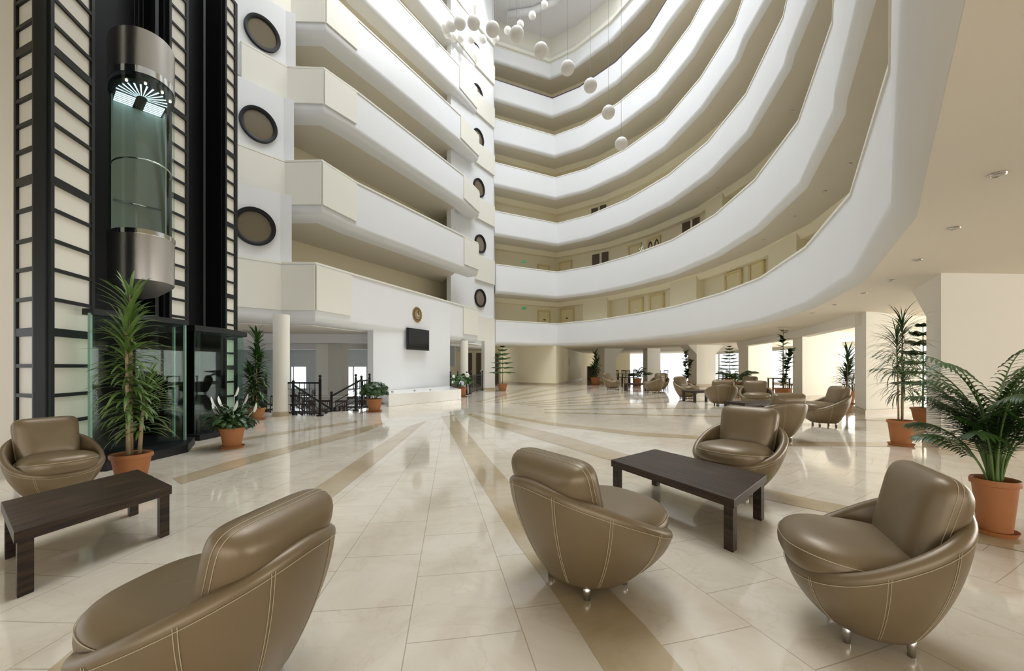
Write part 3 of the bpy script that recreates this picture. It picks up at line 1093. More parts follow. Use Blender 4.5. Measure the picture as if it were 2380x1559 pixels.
# glass lift car
CXY = (-6.2, 6.5)
car = empty('elevator_car', (-6.04, 6.67, 2.42), radians(-40), 'round glass and steel lift car hanging in the black tower', 'elevator', sc=(1.0, 0.68, 1.0))
R = 0.6


def arc_wall(r, z0, z1, a0=-100, a1=100, n=40, th=0.012):
    m = MB()
    vs = []
    for k in range(n + 1):
        a = radians(a0 + (a1 - a0) * k / n)
        for rr in (r, r - th):
            for z in (z0, z1):
                vs.append((rr * cos(a), rr * sin(a), z))
    fs = []
    for k in range(n):
        o = 4 * k
        fs += [(o, o + 4, o + 5, o + 1), (o + 2, o + 3, o + 7, o + 6), (o + 1, o + 5, o + 7, o + 3), (o, o + 2, o + 6, o + 4)]
    m.add(vs, fs)
    return m


arc_wall(R, 0.22, 0.95).build('steel_skirt', STEEL, car, auto=40)
MB().lathe([(R, 0.24), (R * 0.96, 0.2), (R * 0.5, 0.05), (0.001, -0.02)], 40).build('steel_base', mat('dull_steel', (0.2, 0.19, 0.18), 0.5, 0.6), car, smooth=True)
arc_wall(R + 0.012, 0.92, 0.99).build('lower_band', CHROME, car, auto=40)
arc_wall(R, 0.99, 3.45).build('glass_wall', CABGLASS, car, auto=40)
arc_wall(R + 0.012, 3.36, 3.46).build('upper_band', CHROME, car, auto=40)
arc_wall(R, 3.46, 4.05).build('steel_cap', STEEL, car, auto=40)
MB().lathe([(0.001, 3.26), (R - 0.02, 3.26), (R - 0.02, 3.32), (0.001, 3.32)], 40).build('ceiling_disc', FRAME, car)
sl = MB()
for k in range(13):
    a = radians(-84 + 14 * k)
    c, s_ = cos(a), sin(a)
    w = 0.018
    r0, r1 = 0.1, 0.46
    sl.add([(r0 * c - w * .3 * s_, r0 * s_ + w * .3 * c, 3.253), (r1 * c - w * s_ * 0.9, r1 * s_ + w * c * 0.9, 3.253), (r1 * c + w * s_ * 0.9, r1 * s_ - w * c * 0.9, 3.253), (r0 * c + w * .3 * s_, r0 * s_ - w * .3 * c, 3.253)], [(0, 1, 2, 3)])
for k in range(8):
    x = -0.06 - 0.062 * k
    for sg in (-1, 1):
        sl.box((x, sg * 0.27, 3.253), (0.028, 0.34, 0.006))
sl.build('ceiling_light_slots', CABLIGHT, car)
for k, a in enumerate((-40, -5, 30, 60)):
    MB().lathe([(0.001, 3.245), (0.022, 3.245), (0.022, 3.255)], 12, (0.53 * cos(radians(a)), 0.53 * sin(radians(a)), 0)).build('spotlight', SPOT, car)
m = MB().box((-0.42, 0, 2.1), (0.04, 0.95, 2.3))
m.box((-0.3, -0.49, 2.1), (0.25, 0.03, 2.3)).box((-0.3, 0.49, 2.1), (0.25, 0.03, 2.3))
m.build('rear_wall', CABWALL, car)
MB().lathe([(0.001, 0.96), (R - 0.02, 0.96)], 40).build('car_floor', FRAME, car)
MB().tube([(-0.36, -0.45, 1.62), (-0.36, 0.45, 1.62)], 0.014, 8).build('handrail', CHROME, car, smooth=True)
for z in (2.08,):
    MB().tube([((R - 0.07) * cos(radians(a)), (R - 0.07) * sin(radians(a)), z) for a in range(-95, 96, 10)], 0.014, 8).build('handrail', CHROME, car, smooth=True)
cb = MB()
for y in (-0.08, 0, 0.08):
    cb.tube([(-0.3, y, 3.9), (-0.3, y, 8.5)], 0.008, 6)
cb.build('cable', IRON, car)

# glass enclosures at the foot of the shafts
e = empty('glass_enclosure', (0, 0, 0), 0, 'glass lift enclosure on a black plinth behind the tall potted dracaena', 'enclosure')
En = [(-5.72, 5.0), (-5.45, 5.28), (-5.3, 6.62), (-5.75, 6.95), (-6.5, 7.1)]
g = MB()
sweep(g, En[1:4], [(0, 0.14), (0, 1.98), (-0.015, 1.98), (-0.015, 0.14)])
g.build('glass_pane', GLASS, e)
m = MB()
sweep(m, En[1:5], [(0.04, 1.98), (0.04, 2.06), (-0.12, 2.06), (-0.12, 1.98)])
m.build('top_rail', FRAME, e)
m = MB()
m.prism([(-5.5, 5.05), (-5.05, 5.1), (-4.95, 6.25), (-5.35, 6.9), (-6.4, 7.05), (-6.4, 5.2)], 0, 0.12)
m.build('plinth', BLACK, e, bevel=0.01)
for p in (En[1], En[2], En[3]):
    MB().bar((p[0], p[1], 0.12), (p[0], p[1], 2.0), 0.03).build('corner_bead', mat('glass_edge', (0.2, 0.35, 0.28), 0.2), e)
e = empty('glass_enclosure', (0, 0, 0), 0, 'glass lift enclosure on a black plinth behind the peace lily', 'enclosure')
E2 = [(-6.2, 7.45), (-5.7, 7.35), (-5.62, 7.9), (-5.78, 8.8), (-6.45, 9.3)]
g = MB()
sweep(g, E2[1:], [(0, 0.14), (0, 1.95), (-0.015, 1.95), (-0.015, 0.14)])
g.build('glass_pane', GLASS, e)
m = MB()
sweep(m, E2, [(0.06, 1.95), (0.06, 2.05), (-0.15, 2.05), (-0.15, 1.95)])
m.build('top_rail', FRAME, e)
m = MB()
m.prism([(-6.4, 7.4), (-5.5, 7.2), (-5.45, 7.8), (-5.65, 9.0), (-6.4, 9.5)], 0, 0.1)
m.build('plinth', BLACK, e, bevel=0.01)
m = MB().prism([(-5.72, 7.4), (-6.5, 7.75), (-6.5, 7.85), (-5.72, 7.5)], 0.1, 1.95)
m.build('side_panel', BLACK, e)
# wheelchair sign on the wall edge by the far fin
p = D(533, 734, 9.6)
e = empty('lift_sign', p, 0, 'small white sign with a round dark symbol beside the far lift', 'sign')
MB().box((0, 0, 0), (0.13, 0.02, 0.26)).build('sign_plate', WHITE, e)
o = MB().lathe([(0.035, 0), (0.055, 0)], 24).build('ring_symbol', FRAME, e)
o.rotation_euler = (radians(90), 0, 0)
o.location = (0, -0.013, 0)
o = MB().lathe([(0.001, 0), (0.02, 0)], 12).build('dot_symbol', FRAME, e)
o.rotation_euler = (radians(90), 0, 0)
o.location = (0, -0.013, 0)
# wall left of the tower
m = MB().prism([(-14, 6.2), (-6.3, 5.3), (-6.3, 5.7), (-14, 7)], 0, 25.2)
struct(m.build('wall_left', HALLC), 'cream wall left of the lift tower')
m = MB().prism([(-14, 9.8), (-6.75, 9.8), (-8.2, 11.9), (-14, 14)], 2.7, 25.2)
struct(m.build('wall_left', WHITE), 'white wall behind the lift tower')
m = MB().prism([(-7.2, 9.8), (-6.68, 9.8), (-6.98, 10.2), (-7.3, 10.2)], 0.0, 25.2)
struct(m.build('wall_left', WHITE), 'white wall end beside the far lift')

# ------------------------------------------------------------------ armchairs


def superell(w, d, h, e1=0.35, e2=0.6, nu=48, nv=20, warp=None):
    def sp(c, e):
        return math.copysign(abs(c) ** e, c)
    vs, fs = [], []
    for j in range(nv + 1):
        ph = -pi / 2 + pi * j / nv
        for i in range(nu):
            th = 2 * pi * i / nu
            x = w / 2 * sp(cos(ph), e2) * sp(cos(th), e1)
            y = d / 2 * sp(cos(ph), e2) * sp(sin(th), e1)
            z = h / 2 * sp(sin(ph), 0.9)
            v = Vector((x, y, z))
            if warp:
                v = warp(v)
            vs.append(v)
    for j in range(nv):
        for i in range(nu):
            fs.append((j * nu + i, j * nu + (i + 1) % nu, (j + 1) * nu + (i + 1) % nu, (j + 1) * nu + i))
    return MB().add(vs, fs)


def tub_chair():
    root = empty('tub_armchair', (0, 0, 0), 0, 'x', 'armchair')
    n = 72

    def rim(th):
        s = (1 - cos(th)) / 2
        return 0.33 + 0.36 * (s ** 1.15)

    def rad(th, t):
        # t 0..1 bottom to rim
        rx, ryf, ryb = 0.46, 0.43, 0.43
        ry = ryf if cos(th) > 0 else ryb
        k = (abs(sin(th)) ** 2.3 + abs(cos(th)) ** 2.3) ** (-1 / 2.3)
        b = 0.23
        g = 0.22 * t + 0.78 * sin(t * pi / 2) ** 0.88
        X = (b + (rx * k - b) * g) * sin(th)
        Yf = (b + (ry * k - b) * g) * cos(th)
        return X, -Yf
    prof_n = 14
    vs, fs = [], []
    rows = []
    for j in range(prof_n + 1):
        rows.append(('o', j / prof_n))
    for q in (30, 60, 90, 120, 150):
        rows.append(('r', q))
    for j in range(5):
        rows.append(('i', 1 - j / 4))
    th_ = 0.075
    for kind, q in rows:
        for i in range(n):
            t = 2 * pi * i / n
            zr = rim(t)
            X, Y = rad(t, 1)
            L = math.hypot(X, Y)
            ux, uy = X / L, Y / L
            if kind == 'o':
                X, Y = rad(t, q)
                z = 0.07 + (zr - 0.03 - 0.07) * q ** 1.05
                if q == 0:
                    z = 0.07
            elif kind == 'r':
                a = radians(q)
                c = th_ / 2 * (1 - cos(a))
                X, Y = X - ux * c, Y - uy * c
                z = zr - 0.03 + 0.035 * sin(a)
            else:
                z = 0.24 + (zr - 0.03 - 0.24) * q
                tt = 0.55 + 0.45 * q
                X2, Y2 = rad(t, tt)
                L2 = math.hypot(X2, Y2)
                X, Y = X2 * (L2 - th_) / L2, Y2 * (L2 - th_) / L2
            vs.append((X, Y, z))
    m = len(rows)
    for j in range(m - 1):
        for i in range(n):
            fs.append((j * n + i, j * n + (i + 1) % n, (j + 1) * n + (i + 1) % n, (j + 1) * n + i))
    fs.append(tuple(range(n))[::-1])
    fs.append(tuple((m - 1) * n + i for i in range(n)))
    sh = MB().add(vs, [f[::-1] for f in fs])
    shell = sh.build('shell', LEATHER, root, auto=60)
    stm = MB()
    for deg in (35, 82, 122, 158, 202, 238, 278, 325):
        t = radians(deg)
        for dd in (-0.006, 0.006):
            pts = []
            for j in range(1, 15):
                q = j / 14
                X, Y = rad(t + dd / 0.4, q)
                z = 0.07 + (rim(t) - 0.03 - 0.07) * q ** 1.05
                L = math.hypot(X, Y)
                pts.append((X * (1 + 0.0015 / L), Y * (1 + 0.0015 / L), z))
            stm.tube(pts, 0.0016, 4)
    pts = []
    for i in range(n):
        t = 2 * pi * i / n
        X, Y = rad(t, 1)
        pts.append((X * 1.004, Y * 1.004, rim(t) - 0.045))
    stm.tube(pts, 0.0016, 4, closed=True)
    stm.build('stitching', STITCH, shell)

    def wp(v):
        # D shaped seat: rounder front, dished top
        v = v.copy()
        f = max(0, -v.y / 0.33)
        v.x *= 1 - 0.10 * f * f - 0.12 * max(0, v.y / 0.33)
        if v.z > 0:
            v.z += 0.02 * (1 - (v.x / 0.34) ** 2) * (1 - (v.y / 0.36) ** 2)
        v.z += 0.015 * f
        return v + Vector((0, -0.10, 0.385))
    seat = superell(0.74, 0.74, 0.19, 0.72, 0.34, warp=wp).build('seat_cushion', LEATHER, root, smooth=True)
    ssm = MB()
    pts = []
    for i in range(60):
        th = 2 * pi * i / 60
        v = Vector((0.367 * math.copysign(abs(cos(th)) ** 0.72, cos(th)), 0.367 * math.copysign(abs(sin(th)) ** 0.72, sin(th)), 0.035))
        v = wp(v)
        pts.append(v)
    ssm.tube(pts, 0.002, 4, closed=True)
    ssm.build('seam', STITCH, seat)

    def wb_(v):
        v = v.copy()
        v.x *= 1 + 0.05 * v.z / 0.25
        v = Matrix.Rotation(radians(-17), 3, 'X') @ v
        return v + Vector((0, 0.235, 0.60))
    # cushion: thin in y
    back = superell(0.60, 0.47, 0.26, 0.30, 0.58, warp=lambda v: wb_(Vector((v.x, v.z, v.y)))).build('back_cushion', LEATHER, root, smooth=True)
    me = back.data
    me.flip_normals()
    bs = MB()
    for yy in (-0.012, 0.012):
        pts = []
        for i in range(64):
            th = 2 * pi * i / 64
            pts.append(wb_(Vector((0.300 * math.copysign(abs(cos(th)) ** 0.3, cos(th)), yy, 0.235 * math.copysign(abs(sin(th)) ** 0.3, sin(th))))))
        bs.tube(pts, 0.0018, 4, closed=True)
    bs.build('seam', STITCH, back)
    for (x, y) in ((-.15, -.15), (.15, -.15), (-.15, .15), (.15, .15)):
        o = MB().lathe([(0.001, 0), (0.018, 0.0), (0.024, 0.10), (0.001, 0.10)], 14).build('leg', STEEL, root, smooth=True)
        o.location = (x, y, 0)
    return root


def face(fx, fy):
    return math.atan2(fx, -fy)


chair0 = tub_chair()
CH = [
    (-4.42, 3.95, .895, -.44, (.74, .74, .97), 'bronze leather tub armchair facing us behind the left coffee table'),
    (-1.15, 1.62, -.98, .17, (.92, .90, .93), 'bronze leather tub armchair seen from behind, nearest at bottom left'),
    (0.46, 2.5, .83, .56, (1.04, 1.04, .97), 'bronze leather tub armchair seen from behind, in the middle foreground'),
    (2.38, 4.3, -.79, -.6, (.94, .94, 1.05), 'bronze leather tub armchair facing us behind the right coffee table'),
    (1.74, 2.0, -.91, .4, (.84, .78, 1.0), 'bronze leather tub armchair in side view at bottom right, by the palm pot'),
    (4.75, 7.35, -.15, 1, (1, 1, 1.03), 'bronze leather tub armchair seen from behind, just beyond the one facing us'),
    (6.95, 9.1, -.97, .22, (1.05, 1.05, 1.06), 'bronze leather tub armchair in side view beside the second pillar'),
    (7.65, 12.8, -.45, -.9, (1.05, 1.05, 1.05), 'bronze leather tub armchair facing us in the middle lounge group'),
    (7.1, 13.9, .25, .97, (1.1, 1.1, 1.05), 'bronze leather tub armchair with its back to us in the middle lounge group'),
    (9.8, 17.2, -.9, -.3, (1.1, 1.1, 1.1), 'bronze leather tub armchair at the back of the middle lounge group'),
    (7.2, 16.9, .5, -.86, (1.1, 1.1, 1.1), 'bronze leather tub armchair facing the small table left of the middle group'),
    (7.25, 20.8, -.8, .6, (1.15, 1.15, 1.15), 'bronze leather tub armchair turned away in the farthest lounge group'),
    (5.75, 23.6, .8, -.6, (1.15, 1.15, 1.15), 'bronze leather tub armchair at the far left of the farthest lounge group'),
    (8.25, 22.9, -.6, -.8, (1.15, 1.15, 1.15), 'bronze leather tub armchair half hidden behind the turned one in the farthest group'),
]
for k, (x, y, fx, fy, sc, lab) in enumerate(CH):
    if k == 0:
        chair0.location = (x, y, 0)
        chair0.rotation_euler = (0, 0, face(fx, fy))
        chair0.scale = sc
        tag(chair0, lab, 'armchair', 'bronze tub armchairs of the lounge')
    else:
        dup(chair0, (x, y, 0), face(fx, fy), lab, None, sc)


# ------------------------------------------------------------------ coffee tables
def coffee_table(quad, zt, lab, t=0.075, leg=0.075):
    c = sum((Vector(q) for q in quad), Vector((0, 0))) / 4
    q = [Vector(p) - c for p in quad]
    ang = math.atan2((q[1] - q[0]).y, (q[1] - q[0]).x)
    if (q[3] - q[0]).length > (q[1] - q[0]).length:
        ang = math.atan2((q[3] - q[0]).y, (q[3] - q[0]).x)
    Rm = Matrix.Rotation(-ang, 2)
    q = [Rm @ p for p in q]
    e = empty('coffee_table', (c.x, c.y, 0), ang, lab, 'table', 'dark wood coffee tables')
    MB().prism([tuple(p) for p in q], zt - t, zt).build('tabletop', WOOD, e, bevel=0.004)
    u = (q[1] - q[0]).normalized()
    v = (q[3] - q[0]).normalized()
    ins = 0.015
    for (p, a, b) in ((q[0], u, v), (q[1], -u, v), (q[2], -u, -v), (q[3], u, -v)):
        p0 = p + a * ins + b * ins
        MB().prism([tuple(p0), tuple(p0 + a * leg), tuple(p0 + a * leg + b * leg), tuple(p0 + b * leg)], 0, zt - t).build('leg', WOOD, e, bevel=0.003)
    return e


def quad_px(pts, z):
    return [tuple(G(x, y, z)[:2]) for x, y in pts]


coffee_table(quad_px([(2, 1166), (320, 1090), (400, 1128), (32, 1238)], 0.38), 0.38, 'dark zebra-grain coffee table at the left edge', 0.065)
coffee_table(quad_px([(1420, 1068), (1522, 1043), (1782, 1103), (1706, 1161)], 0.38), 0.38, 'dark zebra-grain coffee table in the right foreground group', 0.065)


def rect(cx, cy, L, Wd, deg):
    u = Vector((cos(radians(deg)), sin(radians(deg))))
    v = Vector((-u.y, u.x))
    c = Vector((cx, cy))
    return [tuple(c - u * L / 2 - v * Wd / 2), tuple(c + u * L / 2 - v * Wd / 2), tuple(c + u * L / 2 + v * Wd / 2), tuple(c - u * L / 2 + v * Wd / 2)]


coffee_table(rect(7.15, 15.5, 1.2, .65, 20), 0.42, 'dark coffee table left of the middle lounge group')
coffee_table(rect(6.75, 22.2, 1.2, .65, -5), 0.43, 'dark coffee table in the farthest lounge group')
coffee_table(rect(6.35, 10.7, 1.3, .7, 15), 0.40, 'dark coffee table half hidden in the middle lounge group')


# ------------------------------------------------------------------ pots and plants
def pot(parent, r, h, saucer=True):
    m = MB().lathe([(0.001, 0.012), (r * 0.66, 0.012), (r * 0.70, 0.03), (r * 0.92, h - 0.06), (r * 0.93, h - 0.05), (r * 1.02, h - 0.045), (r * 1.04, h - 0.02), (r, h), (r * 0.9, h - 0.005), (r * 0.86, h - 0.05), (r * .84, h * .6)], 36)
    o = m.build('pot', TERRA, parent, auto=50)
    MB().lathe([(0.001, h - 0.045), (r * 0.87, h - 0.05)], 24).build('soil', SOIL, parent)
    if saucer:
        MB().lathe([(0.001, 0.0), (r * 0.85, 0.0), (r * 0.98, 0.035), (r * 0.94, 0.035), (r * 0.8, 0.012), (0.001, 0.011)], 32).build('saucer', TERRA, parent, auto=50)


def leaf(m, base, az, el, L, w, droop, seg=6, fold=0.15, tipw=0.0):
    """strap leaf as a folded strip"""
    p = Vector(base)
    vs = []
    e = el
    for i in range(seg + 1):
        t = i / seg
        ww = w * (sin(pi * min(1, (0.12 + 0.88 * t))) ** 0.6 if t < 1 else tipw)
        d = Vector((cos(az) * cos(e), sin(az) * cos(e), sin(e)))
        sd = Vector((-sin(az), cos(az), 0))
        up = d.cross(sd) * -1
        vs += [p - sd * ww / 2 + up * ww * fold, p, p + sd * ww / 2 + up * ww * fold]
        p = p + d * L / seg
        e -= droop / seg
    fs = []
    for i in range(seg):
        o = 3 * i
        fs += [(o, o + 1, o + 4, o + 3), (o + 1, o + 2, o + 5, o + 4)]
    m.add(vs, fs)


def dracaena(lab, loc, r, h, ztop, canes, seed, spread=0.3, lw=0.035, mt=LEAF, nl=60, drp=1.6, bushy=0.75):
    rnd = random.Random(seed)
    e = empty('potted_dracaena', loc, rnd.random() * 6, lab, 'potted plant')
    pot(e, r, h)
    sm, fm = MB(), MB()
    for (dx, dy, zt) in canes:
        pts = [(dx * r * .6, dy * r * .6, h - 0.06), (dx * r * .8, dy * r * .8, h + (zt - h) * .5), (dx * r * 1.1, dy * r * 1.1, zt)]
        sm.tube(pts, [0.022, 0.018, 0.012] if lw > 0.02 else [0.013, 0.011, 0.009], 8)
        L = spread
        z0 = h + (zt - h) * (1 - bushy)
        for k in range(nl):
            t = k / nl
            z = z0 + (zt - z0) * t ** 0.8
            f = (z - h) / (zt - h)
            bx, by = dx * r * (.6 + .5 * f), dy * r * (.6 + .5 * f)
            el = radians(10 + 70 * t ** 2 + rnd.uniform(-12, 12))
            leaf(fm, (bx, by, z), rnd.uniform(0, 2 * pi), el, L * rnd.uniform(.75, 1.15), lw, drp * rnd.uniform(.6, 1.1) * (1 - .5 * t), 6)
    sm.build('canes', STEM, e, smooth=True)
    fm.build('foliage', mt, e, smooth=True)
    return e


def palm(lab, loc, r, h, n, L, seed, el0=62, spread=1.0, leafL=0.26, lw=0.022, mt=LEAF):
    rnd = random.Random(seed)
    e = empty('potted_palm', loc, 0, lab, 'potted plant')
    pot(e, r, h)
    sm, fm = MB(), MB()
    for k in range(n):
        az = 2 * pi * k / n * 2.4 + rnd.uniform(-.3, .3)
        el = radians(el0 + rnd.uniform(-12, 24))
        LL = L * rnd.uniform(0.5, 1.1)
        p = Vector((cos(az) * r * .25, sin(az) * r * .25, h - 0.05))
        pts = []
        seg = 14
        for i in range(seg + 1):
            pts.append(p.copy())
            d = Vector((cos(az) * cos(el), sin(az) * cos(el), sin(el)))
            if i > 4:
                sd = Vector((-sin(az), cos(az), 0))
                for s in (-1, 1):
                    for q in (0, 0.5):
                        b = p + d * LL / seg * q
                        t = (i + q) / seg
                        ll = leafL * (sin(pi * (t * .8 + .12)) ** .6)
                        a2 = az + s * radians(52 - 22 * t)
                        leaf(fm, b, a2, el * .55 - 0.1, ll * rnd.uniform(.85, 1.1), lw, 0.9, 4, .1)
            p = p + d * LL / seg
            el -= radians(100 * spread) / seg * (0.35 + i / seg)
        sm.tube(pts, [(0.006 + .006 * (L > 1.22)) * (1 - .8 * i / seg) + .002 for i in range(seg + 1)], 6)
    sm.build('stalks', GSTEM, e, smooth=True)
    fm.build('foliage', mt, e, smooth=True)
    return e


def norfolk(lab, loc, r, h, ztop, seed, R=0.75, tiers=7, saucer=False, z0f=.3):
    rnd = random.Random(seed)
    e = empty('potted_norfolk_pine', loc, 0, lab, 'potted plant')
    pot(e, r, h, saucer)
    sm, fm = MB(), MB()
    sm.tube([(0, 0, h - .06), (0.01, 0, (h + ztop) / 2), (0, 0, ztop)], [0.02, 0.015, 0.006], 8)
    zb = h + (ztop - h) * z0f
    for t in range(tiers):
        f = t / (tiers - 1)
        z = zb + (ztop - zb) * f
        rr = R * (1 - f) ** .7 + 0.14
        nb = 6
        for k in range(nb):
            az = 2 * pi * k / nb + t * .5 + rnd.uniform(-.15, .15)
            el = radians(14 + 30 * f)
            p = Vector((0, 0, z))
            pts = []
            seg = 10
            for i in range(seg + 1):
                pts.append(p.copy())
                d = Vector((cos(az) * cos(el), sin(az) * cos(el), sin(el)))
                if i > 1:
                    for s in (-1, 1):
                        leaf(fm, p, az + s * radians(65), radians(-5), (0.21 * sin(pi * (i / seg * .75 + .2))) * (rr / R + .3), 0.045, 0.6, 3, .3)
                p = p + d * rr / seg
                el -= radians(34) / seg
            leaf(fm, p, az, el, 0.1, 0.025, .3, 3, .2)
            sm.tube(pts, [0.006] * (seg + 1), 5)
    sm.build('trunk', GSTEM, e, smooth=True)
    fm.build('foliage', LEAF, e, smooth=True)
    return e


def oval(m, c, nrm, az, L, w, rnd, cup=.15):
    nrm = nrm.normalized()
    a = Vector((cos(az), sin(az), 0))
    a = (a - nrm * a.dot(nrm)).normalized()
    b = nrm.cross(a)
    pts = []
    for k in range(8):
        t = 2 * pi * k / 8
        q = a * cos(t) * L / 2 + b * sin(t) * w / 2
        pts.append(c + q - nrm * cup * (cos(t) ** 2) * L * .3)
    m.add([c] + pts, [(0, k + 1, (k + 1) % 8 + 1) for k in range(8)])


def bush(lab, loc, r, h, R, hz, seed, flowers=None, n=420, ls=0.09, mt=LEAF3, name='potted_geranium'):
    rnd = random.Random(seed)
    e = empty(name, loc, 0, lab, 'potted plant')
    pot(e, r, h)
    fm, sm = MB(), MB()
    for k in range(n):
        th, ph = rnd.uniform(0, 2 * pi), math.asin(rnd.uniform(-.35, 1))
        rr = rnd.uniform(.6, 1.0)
        nn = Vector((cos(th) * cos(ph), sin(th) * cos(ph), sin(ph) + .2))
        c = Vector((R * rr * cos(th) * cos(ph), R * rr * sin(th) * cos(ph), h + hz * .42 + hz * .58 * rr * sin(ph)))
        oval(fm, c, nn + Vector((rnd.uniform(-.4, .4), rnd.uniform(-.4, .4), rnd.uniform(-.2, .4))), rnd.uniform(0, 6), ls * rnd.uniform(.7, 1.2), ls * rnd.uniform(.6, .95), rnd)
    for k in range(14):
        th = rnd.uniform(0, 2 * pi)
        sm.tube([(0, 0, h - .06), (R * .4 * cos(th), R * .4 * sin(th), h + hz * .3), (R * .75 * cos(th), R * .75 * sin(th), h + hz * .55)], 0.006, 5)
    sm.build('stems', GSTEM, e)
    fm.build('foliage', mt, e)
    if flowers:
        for (dx, dy, dz, fr, ml) in flowers:
            fl = MB()
            for k in range(60):
                v = Vector((rnd.gauss(0, 1), rnd.gauss(0, 1), rnd.gauss(0, 1))).normalized()
                oval(fl, Vector((dx, dy, dz)) + v * fr, v, rnd.uniform(0, 6), fr * .7, fr * .6, rnd)
            fl.build('flower', ml, e)
    return e


def lily(lab, loc, r, h, seed):
    rnd = random.Random(seed)
    e = empty('potted_peace_lily', loc, 0, lab, 'potted plant')
    pot(e, r, h)
    fm, sm = MB(), MB()
    for k in range(150):
        az = rnd.uniform(0, 2 * pi)
        el = radians(rnd.uniform(30, 88))
        L0 = rnd.uniform(.14, .36)
        b = Vector((cos(az) * .03, sin(az) * .03, h - .05))
        tip = b + Vector((cos(az) * cos(el), sin(az) * cos(el), sin(el))) * L0
        sm.tube([b, tip], 0.004, 4)
        leaf(fm, tip, az, el - .3, rnd.uniform(.16, .23), rnd.uniform(.06, .085), 1.9, 6, .12)
    sm.build('stalks', GSTEM, e)
    fm.build('foliage', LEAF3, e, smooth=True)
    for (dx, dy, z) in ((.05, -.02, .62), (.17, 0.03, .5), (-.12, -.06, .47), (-.24, -.05, .46), (.1, -.12, .4), (.3, .05, .35), (-.17, -.12, .36)):
        fl = MB()
        leaf(fl, (dx, dy, h + z - .12), rnd.uniform(0, 6), radians(78), .17, .075, .3, 6, .35)
        fl.tube([(dx * .3, dy * .3, h), (dx, dy, h + z - .1)], .004, 5)
        fl.build('white_flower', PETAL, e, smooth=True)
    return e


dracaena('tall variegated dracaena in a terracotta pot before the near lift', (-4.3, 4.62, 0), .185, .33, 2.2, [(0.1, 0.2, 2.12), (-.45, -.2, 1.7), (.5, -.3, 1.05)], 3, .38, .032, LEAF2, 110, 1.7, .72)
lily('peace lily with white blooms in a terracotta pot on a saucer', (-4.53, 6.62, 0), .18, .33, 5)
dracaena('slender dracaena in a pot between the far lift and the round column', (-6.3, 10.08, 0), .2, .3, 2.1, [(0, 0, 2.1), (.5, .3, 1.6), (-.4, .3, 1.2)], 8, .36, .055, LEAF, 120, 1.7, .95)
bush('leafy green geranium in a terracotta pot left of the television wall', (-4.02, 11.95, 0), .22, .38, .42, .5, 11, ls=.13)
bush('hydrangea with pale blue and white blooms at the right end of the ledge', (-2.2, 17.9, 0), .22, .42, .5, .62, 12, [(.05, -.42, .62, .11, LILAC), (-.32, -.3, .66, .08, PETAL), (.28, -.35, .95, .09, PETAL), (-.3, -.35, .9, .07, PETAL)], name='potted_hydrangea', ls=.14, mt=LEAF)
norfolk('layered norfolk pine in a terracotta pot beside the far square pillar', (-.52, 22.3, 0), .27, .4, 2.4, 14, .62, 7)
dracaena('dracaena in a terracotta pot before the far ivory pillar', (6.15, 30.2, 0), .36, .55, 2.4, [(0, 0, 2.3), (.3, .2, 1.8), (-.3, .2, 1.4)], 15, .5, .1, LEAF3, 50, 1.4, .85)


def fig(lab, loc, h, ztop, seed, R=.45, n=110, ls=.3, mt=LEAF3):
    rnd = random.Random(seed)
    e = empty('potted_fiddle_fig', loc, 0, lab, 'potted plant')
    pot(e, .3, h)
    fm, sm = MB(), MB()
    for (dx, dy, zt) in ((0, 0, ztop), (.35, .1, ztop * .72)):
        sm.tube([(0, 0, h - .05), (dx * .6, dy, h + (zt - h) * .5), (dx, dy, zt)], [.025, .02, .01], 7)
        for k in range(n // 2):
            t = rnd.random()
            z = h + .1 + (zt - h - .1) * t
            az = rnd.uniform(0, 6.28)
            leaf(fm, (dx * (t), dy * t, z), az, radians(rnd.uniform(0, 50)), ls * rnd.uniform(.7, 1.2), ls * .55, .8, 4, .1)
    sm.build('trunk', STEM, e, smooth=True)
    fm.build('foliage', mt, e, smooth=True)
    return e


fig('broad-leaved fiddle fig beside the fifth pillar', (9.95, 23.4, 0), .5, 2.45, 21)
palm('bushy palm behind the middle lounge group', (12.0, 22.0, 0), .3, .5, 20, 1.15, 22, 60, 1.0, .4, .05)
fig('tall slim rubber plant before the third pillar', (10.35, 15.6, 0), .5, 2.75, 23, ls=.26, n=120)
dracaena('spiky plants in a pot seen between the second and third pillars', (11.95, 14.6, 0), .28, .45, 1.8, [(0.4, 0, 1.8), (-.6, .3, 1.4), (-1.3, .3, 1.0)], 24, .5, .05, LEAF, 60, 1.0, .8)
dracaena('thin-leaved dragon tree in a terracotta pot between the first two pillars', (6.47, 6.8, 0), .18, .42, 2.05, [(-.1, 0, 2.0), (.25, .1, 1.75), (-.2, .2, 1.15)], 25, .5, .014, LEAF3, 110, 2.3, .45)
norfolk('norfolk pine seen past the thin-leaved dragon tree', (9.55, 9.5, 0), .22, .36, 2.25, 26, .45, 7)
palm('large arching areca palm in a terracotta pot at the right edge', (3.78, 3.2, 0), .135, .43, 46, 1.2, 27, 80, 1.1, .25, .02, LEAF)
palm('small palm in a pot among the far dining chairs', (8.9, 29.0, 0), .3, .5, 16, 1.1, 28, 62, 1.0, .4, .05)
norfolk('pale norfolk pine against the bright garden window', (15.0, 28.2, 0), .3, .5, 2.7, 29, .6, 8)

